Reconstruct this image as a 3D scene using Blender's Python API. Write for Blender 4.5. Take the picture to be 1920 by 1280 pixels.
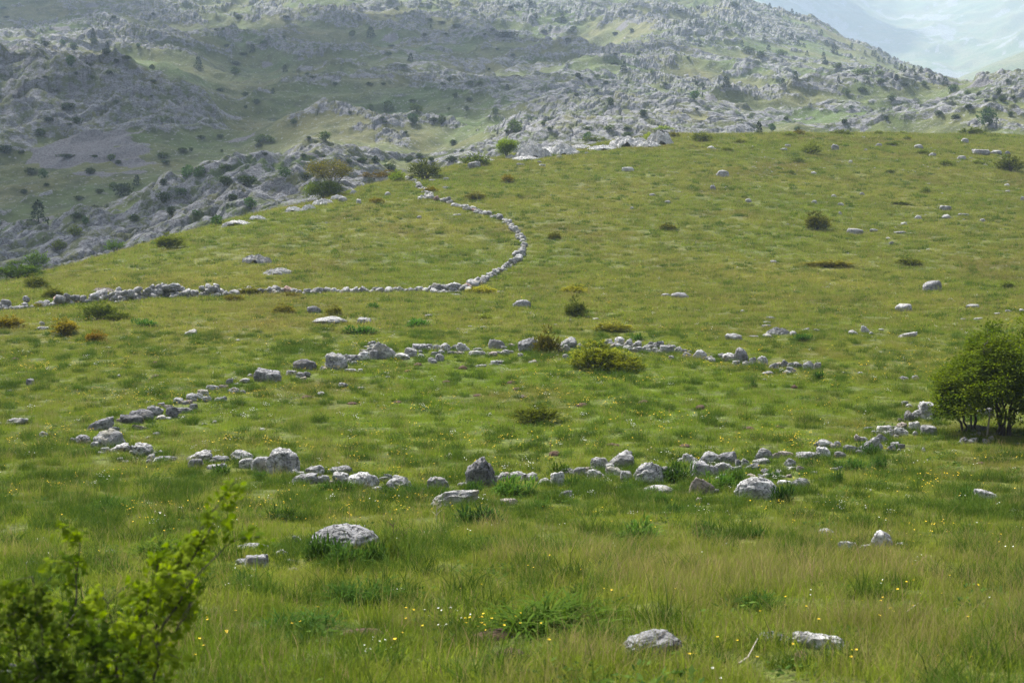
import bpy, bmesh, math, random
import numpy as np
from mathutils import Vector, Matrix, Euler

# ------------------------------------------------------------------ clearing
for o in list(bpy.data.objects):
    bpy.data.objects.remove(o, do_unlink=True)
SC = bpy.context.scene
COL = SC.collection
R = math.radians

# ------------------------------------------------------------------ camera, sky, sun, exposure
PITCH = R(6.06)
F = 50.0 / 36.0 * 1920.0            # focal length in photo pixels
cd = bpy.data.cameras.new('camera'); cam = bpy.data.objects.new('camera', cd); COL.objects.link(cam)
cam.location = (0, 0, 0); cam.rotation_euler = (math.pi / 2 - PITCH, 0, 0)
cd.lens = 50.0; cd.sensor_width = 36.0; cd.clip_start = 0.1; cd.clip_end = 9000
cd.dof.use_dof = True; cd.dof.focus_distance = 42.0; cd.dof.aperture_fstop = 4.0
SC.camera = cam

SUN_EL, SUN_AZ = R(56), R(-38)       # azimuth measured from +Y towards +X
w = bpy.data.worlds.new('World'); SC.world = w; w.use_nodes = True
nt = w.node_tree
sky = nt.nodes.new('ShaderNodeTexSky'); sky.sky_type = 'NISHITA'; sky.sun_disc = False
sky.sun_elevation = SUN_EL; sky.sun_rotation = SUN_AZ; sky.air_density = 1.0; sky.dust_density = 4.0; sky.ozone_density = 1.0
hs = nt.nodes.new('ShaderNodeHueSaturation'); hs.inputs['Saturation'].default_value = 0.42
nt.links.new(sky.outputs[0], hs.inputs['Color'])
bg = nt.nodes['Background']; bg.inputs['Strength'].default_value = 0.075
nt.links.new(hs.outputs[0], bg.inputs['Color'])

sd = bpy.data.lights.new('sun', 'SUN'); sun = bpy.data.objects.new('sun', sd); COL.objects.link(sun)
sd.energy = 3.3; sd.angle = R(3); sd.color = (1.0, 0.955, 0.88)
sdir = Vector((math.sin(SUN_AZ) * math.cos(SUN_EL), math.cos(SUN_AZ) * math.cos(SUN_EL), math.sin(SUN_EL)))
sun.rotation_euler = sdir.to_track_quat('Z', 'Y').to_euler(); sun.location = sdir * 400

SC.view_settings.view_transform = 'Standard'; SC.view_settings.look = 'None'
SC.view_settings.exposure = 1.66; SC.view_settings.gamma = 1.0; SC.view_settings.use_curve_mapping = False
SC.render.engine = 'CYCLES'
SC.cycles.use_denoising = True; SC.cycles.use_adaptive_sampling = False; SC.cycles.denoising_prefilter = 'NONE'
SC.cycles.max_bounces = 6; SC.cycles.diffuse_bounces = 2; SC.cycles.glossy_bounces = 1
SC.cycles.transmission_bounces = 3; SC.cycles.volume_bounces = 1; SC.cycles.transparent_max_bounces = 4
SC.cycles.sample_clamp_indirect = 4.0

# ------------------------------------------------------------------ noise
_rs = np.random.RandomState(7)
PERM = np.concatenate([_rs.permutation(256)] * 3).astype(np.int32)
_g = _rs.normal(size=(256, 3)); GRAD = (_g / np.linalg.norm(_g, axis=1)[:, None]).astype(np.float32)

def perlin(x, y, z=0.0):
    x, y, z = np.broadcast_arrays(np.asarray(x, np.float32), np.asarray(y, np.float32), np.asarray(z, np.float32))
    xi = np.floor(x).astype(np.int32); yi = np.floor(y).astype(np.int32); zi = np.floor(z).astype(np.int32)
    xf, yf, zf = x - xi, y - yi, z - zi
    xi &= 255; yi &= 255; zi &= 255
    u = xf * xf * xf * (xf * (xf * 6 - 15) + 10); v = yf * yf * yf * (yf * (yf * 6 - 15) + 10); ww = zf * zf * zf * (zf * (zf * 6 - 15) + 10)
    def g(i, j, k):
        gr = GRAD[PERM[PERM[PERM[xi + i] + yi + j] + zi + k]]
        return gr[..., 0] * (xf - i) + gr[..., 1] * (yf - j) + gr[..., 2] * (zf - k)
    def lerp(a, b, t): return a + (b - a) * t
    if np.all(zf == 0):
        return lerp(lerp(g(0, 0, 0), g(1, 0, 0), u), lerp(g(0, 1, 0), g(1, 1, 0), u), v) * 1.5
    return lerp(lerp(lerp(g(0, 0, 0), g(1, 0, 0), u), lerp(g(0, 1, 0), g(1, 1, 0), u), v),
                lerp(lerp(g(0, 0, 1), g(1, 0, 1), u), lerp(g(0, 1, 1), g(1, 1, 1), u), v), ww) * 1.5

def fbm(x, y, z=0.0, octv=4, gain=0.5):
    s = 0.0; a = 1.0; t = 0.0; f = 1.0
    for i in range(octv):
        s = s + a * perlin(np.asarray(x) * f + 17.3 * i, np.asarray(y) * f - 9.1 * i, np.asarray(z) * f if np.any(z) else float(3 * i))
        t += a; a *= gain; f *= 2.03
    return s / t

def ridged(x, y, octv=3, seed=0.0):
    s = 0.0; a = 1.0; t = 0.0; f = 1.0
    for i in range(octv):
        s = s + a * (1 - np.abs(perlin(np.asarray(x) * f + 31.7 * i + seed, np.asarray(y) * f + 11.9 * i, float(5 * i + 1))) * 1.6)
        t += a; a *= 0.5; f *= 2.1
    return s / t

def blocks(x, y, seed=0):
    """jointed rock: every cell has its own height and tilt; returns height, distance to the joint"""
    xi = np.floor(x).astype(np.int32); yi = np.floor(y).astype(np.int32); f1 = np.full(x.shape, 9.0); f2 = np.full(x.shape, 9.0); h = np.zeros(x.shape)
    for i in (-1, 0, 1):
        for j in (-1, 0, 1):
            k = PERM[(PERM[(xi + i + seed) & 255] + yi + j) & 255]; g = GRAD[k]
            dx = xi + i + .5 + .55 * g[..., 0] - x; dy = yi + j + .5 + .55 * g[..., 1] - y; d = dx * dx + dy * dy
            hh = g[..., 2] * .5 + .5 + (.45 * dx * g[..., 1] + .45 * dy * g[..., 0])
            n = d < f1; f2 = np.where(n, f1, np.minimum(f2, d)); h = np.where(n, hh, h); f1 = np.where(n, d, f1)
    return h, np.sqrt(f2) - np.sqrt(f1)

def sstep(a, b, x):
    t = np.clip((x - a) / (b - a), 0, 1); return t * t * (3 - 2 * t)

# ------------------------------------------------------------------ ground height
CP, SP = math.cos(PITCH), math.sin(PITCH)
def Tof(py):                                   # slope z / y of the sight line of a photo row
    b = (640.0 - np.asarray(py, float)) / F
    return (b * CP - SP) / (CP + b * SP)
def Uof(px, py=500.0):
    b = (640.0 - np.asarray(py, float)) / F
    return (np.asarray(px, float) - 960.0) / F / (CP + b * SP)

ZNY = np.array([-60, -20, 0, 5, 10, 15, 20, 26, 33, 40, 48, 60, 75, 88, 400])
ZNZ = np.array([-1.0, -1.3, -1.75, -2.6, -3.48, -4.30, -5.08, -5.90, -6.52, -6.74, -6.78, -6.66, -6.45, -6.25, -6.25])
_yy = np.linspace(-60, 400, 2301); _zz = np.interp(_yy, ZNY, ZNZ)
_k = np.hanning(31); _k /= _k.sum()
_zz = np.convolve(np.pad(_zz, 15, mode='edge'), _k, 'valid')
def zn(Y): return np.interp(Y, _yy, _zz)

CRX = np.array([-900, -300, 0, 100, 200, 300, 450, 600, 700, 780, 860, 940, 1100, 1270, 1500, 1700, 1850, 1920, 2300, 2900])
CRY = np.array([640, 575, 531, 508, 480, 450, 409, 376, 347, 330, 311, 294, 274, 254, 250, 252, 254, 258, 268, 290])
CRD = np.array([80, 95, 106, 112, 118, 125, 135, 148, 158, 168, 176, 184, 195, 204, 214, 220, 224, 225, 225, 225])
UCR = Uof(CRX, 350.0)
def crest(u): return np.interp(u, UCR, CRD), np.interp(u, UCR, Tof(CRY))

MY = np.array([130, 180, 240, 300, 370, 398, 450, 600, 800, 1000, 1300, 1700])
MT = {
 -500: [640, 600, 520, 420, 290, 190, 150, 100, 40, -20, -120, 60],
 0:    [600, 530, 445, 362, 258, 150, 128, 98, 40, -20, -120, 60],
 200:  [570, 490, 415, 345, 250, 140, 122, 90, 40, -20, -120, 60],
 330:  [555, 452, 372, 330, 252, 172, 150, 100, 50, -10, -110, 60],
 450:  [545, 420, 330, 300, 254, 230, 190, 120, 60, 0, -100, 60],
 600:  [530, 395, 318, 262, 228, 212, 190, 130, 60, 0, -100, 60],
 800:  [500, 390, 330, 288, 242, 225, 200, 130, 60, 0, -90, 60],
 1000: [480, 380, 318, 258, 242, 225, 200, 130, 60, 0, -90, 60],
 1200: [470, 370, 312, 256, 240, 222, 200, 125, 50, -10, -90, 60],
 1330: [460, 365, 312, 272, 248, 230, 205, 128, 55, -20, -60, 80],
 1420: [450, 360, 312, 282, 255, 232, 212, 135, 70, 12, 40, 150],
 1500: [450, 360, 312, 286, 250, 222, 200, 150, 90, 35, 120, 220],
 1600: [450, 360, 312, 286, 240, 212, 190, 155, 112, 82, 180, 260],
 1700: [450, 360, 312, 282, 228, 202, 184, 168, 142, 126, 230, 300],
 1780: [450, 360, 312, 276, 212, 190, 178, 174, 162, 156, 280, 330],
 1850: [450, 360, 312, 270, 200, 175, 163, 190, 215, 230, 330, 360],
 1920: [450, 360, 312, 270, 195, 170, 158, 190, 220, 240, 330, 360],
 2500: [460, 370, 320, 275, 195, 160, 140, 180, 220, 240, 330, 360]}
MXU = Uof(np.array(sorted(MT)), 200.0)
MTT = Tof(np.array([MT[k] for k in sorted(MT)], float))      # columns x knots
LMY = np.log(MY)
def mountain_T(u, Y):
    fu = np.clip(np.interp(u, MXU, np.arange(len(MXU))), 0, len(MXU) - 1.0001)
    fy = np.clip(np.interp(np.log(np.maximum(Y, 1)), LMY, np.arange(len(LMY))), 0, len(LMY) - 1.0001)
    i = fu.astype(int); j = fy.astype(int); a = fu - i; b = fy - j
    a = a * a * (3 - 2 * a) * 0.6 + a * 0.4
    return (MTT[i, j] * (1 - a) * (1 - b) + MTT[i + 1, j] * a * (1 - b) + MTT[i, j + 1] * (1 - a) * b + MTT[i + 1, j + 1] * a * b)

def ground(X, Y, full=False):
    X = np.asarray(X, np.float64); Y = np.asarray(Y, np.float64)
    Ys = np.maximum(Y, 10.0); u = np.clip(X / Ys, -0.62, 0.62)
    Yc, Tc = crest(u)
    z_near = zn(Y)
    T0 = zn(np.full_like(Y, 88.0)) / 88.0
    Y0 = np.minimum(88.0, Yc - 12)
    T0 = zn(Y0) / Y0
    t = np.clip((Y - Y0) / (Yc - Y0), 0, 1)
    z_hill = (T0 + (Tc - T0) * (1 - (1 - t) ** 1.5)) * Y
    s = np.maximum(Y - Yc, 0); smax = np.maximum((Tc + 0.24), 0.02) * 110.0
    sc_ = np.minimum(s, smax)
    z_hill = np.where(s > 0, Tc * Yc + Tc * sc_ - sc_ ** 2 / 220.0 - 0.24 * (s - sc_), z_hill)
    z = np.where(Y < Y0, z_near, z_hill)
    # meadow roughness
    hillw = sstep(70, 120, Y)
    z = z + 0.13 * perlin(X / 11.0, Y / 11.0, 3.0) * sstep(4, 20, Y) + 0.07 * perlin(X / 3.1, Y / 3.1, 4.0) + 0.035 * perlin(X / 0.9, Y / 0.9, 5.0)
    z = z + hillw * (0.30 * perlin(X / 17.0, Y / 24.0, 6.0) + 0.10 * perlin(X / 5.0, Y / 6.0, 7.0))
    far = Y > (Yc + 4)
    rock = np.zeros_like(z); scree = np.zeros_like(z); alp = sstep(0, 25, Y - Yc)
    if np.any(far):
        x = X[far]; y = Y[far]; uu = u[far]
        zm = mountain_T(uu, y) * y
        wx = x + 30 * fbm(x / 95.0, y / 95.0, 0.0, 3); wy = y + 30 * fbm(x / 95.0 + 40, y / 95.0 + 13, 0.0, 3)
        r1 = ridged(wx / 150.0, wy / 120.0, 2, 3.3)
        r2 = ridged((wx * 0.86 + wy * 0.5) / 46.0, (wy * 0.86 - wx * 0.5) / 30.0, 3, 8.1)
        r3 = fbm(wx / 16.0, wy / 13.0, 0.0, 3)
        px0 = uu * F * 0.99 + 960; calm = 1 - .75 * sstep(1340, 1440, px0) * sstep(520, 700, y)
        big = calm * np.interp(y, [200, 320, 600, 1000], [0.10, 0.30, 0.8, 1.15])
        mid = calm * np.interp(y, [150, 220, 400, 1000], [0.35, 0.7, 1.0, 1.5])
        zm = zm + 26.0 * (r1 - 0.62) * big + 6.5 * (r2 - 0.6) * mid + 1.3 * r3
        px = uu * F * 0.99 + 960
        # rock cover
        q = 0.70 * (r2 - 0.6) + 0.55 * (r1 - 0.62) + 0.42 * fbm(wx / 60.0, wy / 42.0, 2.0, 3) + 0.30 * fbm(wx / 19.0, wy / 13.0, 2.0, 3) + 0.14 * fbm(x / 5.0, y / 4.0, 9.0, 3) - 0.03 - 0.16 * np.exp(-((x / y + .15) / .075) ** 2 - ((y - 540) / 120) ** 2) - 0.12 * sstep(.16, .22, x / y) * sstep(520, 640, y)
        cliff = sstep(-200, 0, px) * 0 + (px < 470) * sstep(360, 374, y) * (1 - sstep(398, 420, y)) * (1 - sstep(380, 470, px))
        spur = sstep(215, 330, px) * (1 - sstep(640, 760, px)) * sstep(178, 192, y) * (1 - sstep(250, 285, y))
        band = sstep(860, 930, px) * (1 - sstep(1240, 1300, px)) * sstep(262, 275, y) * (1 - sstep(305, 330, y))
        rr = sstep(1480, 1560, px) * sstep(335, 350, y) * (1 - sstep(430, 470, y))
        q = q + .16 * (1 - sstep(330, 430, px)) * sstep(190, 205, y) * (1 - sstep(262, 285, y)) + .13 * (1 - sstep(180, 320, px)) * sstep(255, 272, y) * (1 - sstep(305, 325, y)) + .10 * (1 - sstep(200, 330, px)) * sstep(420, 450, y) * (1 - sstep(560, 640, y))
        q = q + 0.42 * cliff + 0.07 * spur + 0.26 * band + 0.14 * rr - 0.10 * sstep(600, 1000, y) * (px < 900)
        s_ = x * 0.30 + y * 0.10 + zm * 0.95 + 2.2 * fbm(x / 22.0, y / 22.0, 11.0, 3)
        q = q + 0.16 * (np.abs(s_ / 9.0 - np.floor(s_ / 9.0) - .5) * 2 - .5)
        rk = sstep(0.05, 0.18, q)
        scr = sstep(0.0, 0.25, sstep(40, 110, px) * (1 - sstep(270, 350, px)) * sstep(316, 338, y) * (1 - sstep(352, 372, y)) - 0.5 + 1.7 * fbm(x / 24.0, y / 13.0, 5.0, 4))
        # bedded limestone: tilted ledges, joints, boulders
        s_ = x * 0.30 + y * 0.10 + zm * 0.95 + 2.2 * fbm(x / 22.0, y / 22.0, 11.0, 3)
        def led(p): 
            f_ = s_ / p; f_ = f_ - np.floor(f_); return np.where(f_ < 0.72, f_ / 0.72, (1 - f_) / 0.28)
        jag = np.abs(perlin((x * 0.8 + y * 0.6) / 4.6, (y * 0.8 - x * 0.6) / 10.0, 12.0))
        jag2 = np.abs(perlin(x / 1.7, y / 2.2, 13.0))
        grow = np.interp(y, [150, 230, 265, 330, 460, 1000], [0.8, 0.9, 0.5, 0.55, 0.8, 1.2])
        ang = 0.62 + .35 * fbm(x / 120.0, y / 120.0, 21.0, 2); ca, sa = np.cos(ang), np.sin(ang)
        pa = (x * ca + y * sa) + 2.0 * fbm(x / 9.0, y / 9.0, 14.0, 2); pb = (y * ca - x * sa) + 2.0 * fbm(x / 9.0 + 7, y / 9.0, 15.0, 2)
        b1, e1 = blocks(pa / 11.0, pb / 5.0); b2, e2 = blocks(pa / 4.2, pb / 2.3, 31)
        zm = zm + rk * grow * (1.0 * led(9.0) + 1.7 * b1 - .9 * (1 - sstep(0, .22, e1)) + 1.0 * b2 - .5 * (1 - sstep(0, .25, e2)) + 0.5 * (0.4 - jag) - .8) * (1 - 0.9 * scr)
        zm = zm + cliff * rk * (5.5 * (ridged(x / 13.0, y / 22.0, 2, 5.0) - 0.6) + 2.6 * led(8.5) + 2.0 * b1) + spur * (0.3 + rk) * 3.4 * (ridged(x / 12.0, y / 12.0, 3, 2.0) - 0.55)
        zm = zm + scr * 0.25 * perlin(x / 1.1, y / 1.1, 15.0)
        zf = z[far]
        d = zm - zf; k = 1.2
        h = np.clip(0.5 + 0.5 * d / k, 0, 1)
        z[far] = zf * (1 - h) + zm * h + k * h * (1 - h)
        rock[far] = np.maximum(rk * h, 0.0); scree[far] = scr * h
    if full: return z, rock, scree, alp
    return z

YS = np.concatenate([np.arange(4, 60, 0.12), np.arange(60, 262, 0.3), np.geomspace(262, 1650, 900)])
def at_many(pts):
    """photo pixels -> points where the sight lines first meet the ground"""
    out = []
    for a in range(0, len(pts), 120):
        q = np.array(pts[a:a + 120], float)
        b = (640 - q[:, 1]) / F; den = CP + b * SP
        Tu = (b * CP - SP) / den; Uu = (q[:, 0] - 960) / F / den
        X = Uu[:, None] * YS; Y = np.broadcast_to(YS, X.shape).copy()
        Z = ground(X, Y); D = Tu[:, None] * YS - Z
        below = D < 0; i = np.where(below.any(1), below.argmax(1), len(YS) - 1); i = np.maximum(i, 1); n = np.arange(len(q))
        d0, d1 = D[n, i - 1], D[n, i]; t = np.clip(d0 / np.where(np.abs(d0 - d1) < 1e-9, 1, d0 - d1), 0, 1)
        y = YS[i - 1] + (YS[i] - YS[i - 1]) * t; x = Uu * y
        out.append(np.stack([x, y, ground(x, y)], 1))
    return np.concatenate(out)
def ray_point(px, py, Y):
    b = (640 - py) / F; den = CP + b * SP
    return Vector(((px - 960) / F / den * Y, Y, (b * CP - SP) / den * Y))

# ------------------------------------------------------------------ mesh helpers
def mk_mesh(name, V, faces, smooth=True, mats=(), attrs=None, mat_idx=None):
    """faces: list of int arrays (n,3) or (n,4)"""
    me = bpy.data.meshes.new(name)
    V = np.asarray(V, np.float32); me.vertices.add(len(V)); me.vertices.foreach_set('co', V.ravel())
    loops = np.concatenate([f.ravel() for f in faces]).astype(np.int32)
    tot = np.concatenate([np.full(len(f), f.shape[1], np.int32) for f in faces])
    start = np.concatenate([[0], np.cumsum(tot)[:-1]]).astype(np.int32)
    me.loops.add(len(loops)); me.loops.foreach_set('vertex_index', loops)
    me.polygons.add(len(tot)); me.polygons.foreach_set('loop_start', start); me.polygons.foreach_set('loop_total', tot)
    sm = np.full(len(tot), bool(smooth)) if np.isscalar(smooth) or isinstance(smooth, bool) else np.asarray(smooth, bool)
    me.polygons.foreach_set('use_smooth', sm)
    if mat_idx is not None: me.polygons.foreach_set('material_index', np.asarray(mat_idx, np.int32))
    for m in mats: me.materials.append(m)
    for k, v in (attrs or {}).items():
        a = me.attributes.new(k, 'FLOAT', 'POINT'); a.data.foreach_set('value', np.asarray(v, np.float32))
    me.update(calc_edges=True)
    return me
def link(name, me, parent=None, loc=None, rot=None, scale=None):
    o = bpy.data.objects.new(name, me); COL.objects.link(o)
    if parent is not None: o.parent = parent
    if loc is not None: o.location = loc
    if rot is not None: o.rotation_euler = rot
    if scale is not None: o.scale = scale
    return o
def tag(o, label=None, cat=None, group=None, kind=None):
    if label: o['label'] = label
    if cat: o['category'] = cat
    if group: o['group'] = group
    if kind: o['kind'] = kind
    return o
def grid_faces(nr, nc):
    i = np.arange(nr - 1)[:, None] * nc + np.arange(nc - 1)[None, :]
    i = i.ravel(); return np.stack([i, i + 1, i + nc + 1, i + nc], 1)
class MB:
    """collects pieces into one mesh"""
    def __init__(s): s.V = []; s.T = []; s.Q = []; s.n = 0; s.A = []
    def add(s, V, T=None, Q=None, a=0.0):
        V = np.asarray(V, np.float32)
        if T is not None and len(T): s.T.append(np.asarray(T) + s.n)
        if Q is not None and len(Q): s.Q.append(np.asarray(Q) + s.n)
        s.V.append(V); s.n += len(V)
        s.A.append(np.broadcast_to(np.asarray(a, np.float32), (len(V),)))
    def mesh(s, name, mat, smooth=True):
        fs = []
        if s.T: fs.append(np.concatenate(s.T))
        if s.Q: fs.append(np.concatenate(s.Q))
        return mk_mesh(name, np.concatenate(s.V), fs, smooth, [mat], {'tint': np.concatenate(s.A)})
def tube(mb, P, rad, n=6, a=0.0):
    P = np.asarray(P, float); m = len(P); rad = np.broadcast_to(np.asarray(rad, float), (m,))
    tan = np.gradient(P, axis=0); tan /= np.linalg.norm(tan, axis=1)[:, None] + 1e-9
    ref = np.where(np.abs(tan[:, 2:3]) > 0.9, np.array([[1., 0, 0]]), np.array([[0, 0, 1.]]))
    e1 = np.cross(tan, ref); e1 /= np.linalg.norm(e1, axis=1)[:, None] + 1e-9; e2 = np.cross(tan, e1)
    th = np.arange(n) * 2 * math.pi / n
    V = P[:, None, :] + rad[:, None, None] * (np.cos(th)[None, :, None] * e1[:, None, :] + np.sin(th)[None, :, None] * e2[:, None, :])
    i = np.arange(m - 1)[:, None] * n; j = np.arange(n)[None, :]; j2 = (j + 1) % n
    Q = np.stack([i + j, i + j2, i + n + j2, i + n + j], 2).reshape(-1, 4)
    V = V.reshape(-1, 3); mb.add(np.concatenate([V, P[-1:]]), np.array([[(m - 1) * n + k, (m - 1) * n + (k + 1) % n, m * n] for k in range(n)]), Q, a)

# ------------------------------------------------------------------ materials
def newmat(name):
    m = bpy.data.materials.new(name); m.use_nodes = True; t = m.node_tree
    for n in list(t.nodes): t.nodes.remove(n)
    out = t.nodes.new('ShaderNodeOutputMaterial'); return m, t, out
def N(t, typ, **kw):
    n = t.nodes.new(typ)
    for k, v in kw.items():
        if k in n.inputs: n.inputs[k].default_value = v
        else: setattr(n, k, v)
    return n
def noise(t, vec, scale, detail=3.0, rough=0.55, dist=0.0):
    n = N(t, 'ShaderNodeTexNoise'); n.inputs['Scale'].default_value = scale; n.inputs['Detail'].default_value = detail
    n.inputs['Roughness'].default_value = rough; n.inputs['Distortion'].default_value = dist
    t.links.new(vec, n.inputs['Vector']); return n.outputs['Fac']
def ramp(t, fac, stops, interp='LINEAR'):
    n = N(t, 'ShaderNodeValToRGB'); cr = n.color_ramp; cr.interpolation = interp
    while len(cr.elements) > 1: cr.elements.remove(cr.elements[-1])
    for i, (p, c) in enumerate(stops):
        e = cr.elements[0] if i == 0 else cr.elements.new(p); e.position = p
        e.color = (c, c, c, 1) if not hasattr(c, '__len__') else (*c, 1)
    t.links.new(fac, n.inputs['Fac']); return n.outputs['Color']
def mixc(t, fac, a, b, mode='MIX'):
    n = N(t, 'ShaderNodeMix', data_type='RGBA', blend_type=mode)
    for s, v in (('Factor', fac), ('A', a), ('B', b)):
        sock = [q for q in n.inputs if q.name == s and (q.type == ('VALUE' if s == 'Factor' else 'RGBA'))][0]
        if hasattr(v, 'is_linked') or hasattr(v, 'links'): t.links.new(v, sock)
        else: sock.default_value = v if s == 'Factor' else (*v, 1)
    return [q for q in n.outputs if q.type == 'RGBA'][0]
def mth(t, op, a, b=0.0, clamp=False):
    n = N(t, 'ShaderNodeMath', operation=op, use_clamp=clamp)
    for i, v in enumerate((a, b)):
        if hasattr(v, 'links'): t.links.new(v, n.inputs[i])
        else: n.inputs[i].default_value = v
    return n.outputs[0]
def scaled(t, vec, s):
    n = N(t, 'ShaderNodeMapping'); n.inputs['Scale'].default_value = s; t.links.new(vec, n.inputs['Vector']); return n.outputs[0]
def bump(t, h, strength, dist, prev=None):
    n = N(t, 'ShaderNodeBump'); n.inputs['Strength'].default_value = strength; n.inputs['Distance'].default_value = dist
    t.links.new(h, n.inputs['Height'])
    if prev is not None: t.links.new(prev, n.inputs['Normal'])
    return n.outputs[0]

def meadow_colour(t, pos):
    """patches of sward in world space, shared by the ground and the grass that grows on it"""
    p1 = noise(t, pos, 0.055, 4, 0.6); p2 = noise(t, pos, 0.30, 4, 0.6); p3 = noise(t, scaled(t, pos, (1, 1.0, 0.3)), 1.6, 3, 0.6)
    c = mixc(t, ramp(t, p1, [(0.35, 0.0), (0.64, 1.0)]), (0.155, 0.198, 0.032), (0.238, 0.232, 0.058))
    c = mixc(t, ramp(t, p2, [(0.47, 0.0), (0.68, 0.85)]), c, (0.060, 0.105, 0.016))
    c = mixc(t, ramp(t, p3, [(0.50, 0.0), (0.72, 0.55)]), c, (0.180, 0.150, 0.066))
    cen = N(t, 'ShaderNodeVectorMath', operation='DISTANCE'); t.links.new(scaled(t, pos, (1, 0.85, 0)), cen.inputs[0]); cen.inputs[1].default_value = (1.0, 39.0, 0.0)
    near = mth(t, 'ADD', cen.outputs['Value'], mth(t, 'MULTIPLY', p2, 14.0))
    mr = N(t, 'ShaderNodeMapRange'); t.links.new(near, mr.inputs[0]); mr.inputs[1].default_value = 12.0; mr.inputs[2].default_value = 27.0; mr.inputs[3].default_value = 0.55; mr.inputs[4].default_value = 0.0
    c = mixc(t, mr.outputs[0], c, (0.125, 0.215, 0.022))
    p4 = noise(t, scaled(t, pos, (1, 0.7, 1)), 0.11, 4, 0.65)
    c = mixc(t, ramp(t, p4, [(0.54, 0.0), (0.68, 0.65)]), c, (0.165, 0.120, 0.052))
    return c

def rock_colour(t, pos, s=1.0, dark=1.0):
    a = noise(t, pos, 0.8 * s, 5, 0.62); b = noise(t, pos, 3.6 * s, 5, 0.65); c = noise(t, pos, 11.0 * s, 4, 0.7)
    col = mixc(t, ramp(t, a, [(0.34, 0.0), (0.62, 1.0)]), (0.30, 0.30, 0.305), (0.50, 0.495, 0.49))
    col = mixc(t, ramp(t, b, [(0.50, 0.0), (0.60, 0.65)]), col, (0.16, 0.162, 0.165))
    col = mixc(t, ramp(t, c, [(0.53, 0.0), (0.61, 0.85)]), col, (0.07, 0.07, 0.073))
    col = mixc(t, ramp(t, b, [(0.30, 0.8), (0.42, 0.0)]), col, (0.60, 0.60, 0.595))
    return col, a, b, c

def terrain_mat():
    m, t, out = newmat('hillside_ground'); L = t.links.new
    geo = N(t, 'ShaderNodeNewGeometry'); pos = geo.outputs['Position']
    def attr(k): 
        n = N(t, 'ShaderNodeAttribute', attribute_name=k); return n.outputs['Fac']
    rock, scree, alp = attr('rock'), attr('scree'), attr('alp')
    mead = meadow_colour(t, pos)
    fine = noise(t, scaled(t, pos, (1.0, 1.0, 1.0)), 3.4, 5, 0.75)
    soilish = mixc(t, ramp(t, fine, [(0.36, 0.25), (0.60, 0.90)]), mead, (0.046, 0.054, 0.014))
    g1 = noise(t, pos, 0.02, 4, 0.6); g2 = noise(t, pos, 0.22, 4, 0.65); g3 = noise(t, pos, 0.9, 4, 0.7)
    alpg = mixc(t, ramp(t, g1, [(0.38, 0.0), (0.62, 1.0)]), (0.072, 0.108, 0.030), (0.130, 0.130, 0.050))
    alpg = mixc(t, ramp(t, g2, [(0.45, 0.0), (0.66, 0.8)]), alpg, (0.050, 0.062, 0.026))
    alpg = mixc(t, ramp(t, g3, [(0.57, 0.0), (0.66, 0.7)]), alpg, (0.26, 0.26, 0.265))
    grass = mixc(t, alp, soilish, alpg)
    rc, ra, rb, rcc = rock_colour(t, scaled(t, pos, (1.0, 0.7, 1.7)), 0.42)
    rc = mixc(t, 1.0, rc, (0.56, 0.565, 0.585), 'MULTIPLY')
    # scrub and turf caught in the joints of the rock
    turf = ramp(t, noise(t, scaled(t, pos, (1.0, 0.8, 1.5)), 0.36, 5, 0.72), [(0.47, 0.0), (0.56, 0.9)])
    rc = mixc(t, turf, rc, alpg)
    sc_ = mixc(t, ramp(t, noise(t, pos, 2.2, 4, 0.7), [(0.40, 0.0), (0.62, 1.0)]), (0.10, 0.097, 0.10), (0.19, 0.185, 0.19))
    edge = mth(t, 'ADD', rock, mth(t, 'MULTIPLY', mth(t, 'SUBTRACT', noise(t, pos, 0.9, 4, 0.7), 0.5), 1.2))
    edge = ramp(t, edge, [(0.42, 0.0), (0.58, 1.0)])
    col = mixc(t, edge, grass, rc)
    col = mixc(t, ramp(t, mth(t, 'ADD', scree, mth(t, 'MULTIPLY', mth(t, 'SUBTRACT', g3, 0.5), 0.8)), [(0.4, 0.0), (0.55, 1.0)]), col, sc_)
    bs = N(t, 'ShaderNodeBsdfPrincipled'); bs.inputs['Roughness'].default_value = 0.92; bs.inputs['Specular IOR Level'].default_value = 0.15
    L(col, bs.inputs['Base Color'])
    b0 = bump(t, noise(t, pos, 1.1, 5, 0.72), 0.55, 0.9)
    b1 = bump(t, noise(t, pos, 7.0, 4, 0.7), 0.5, 0.10, b0)
    L(b1, bs.inputs['Normal']); L(bs.outputs[0], out.inputs['Surface']); return m

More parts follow.
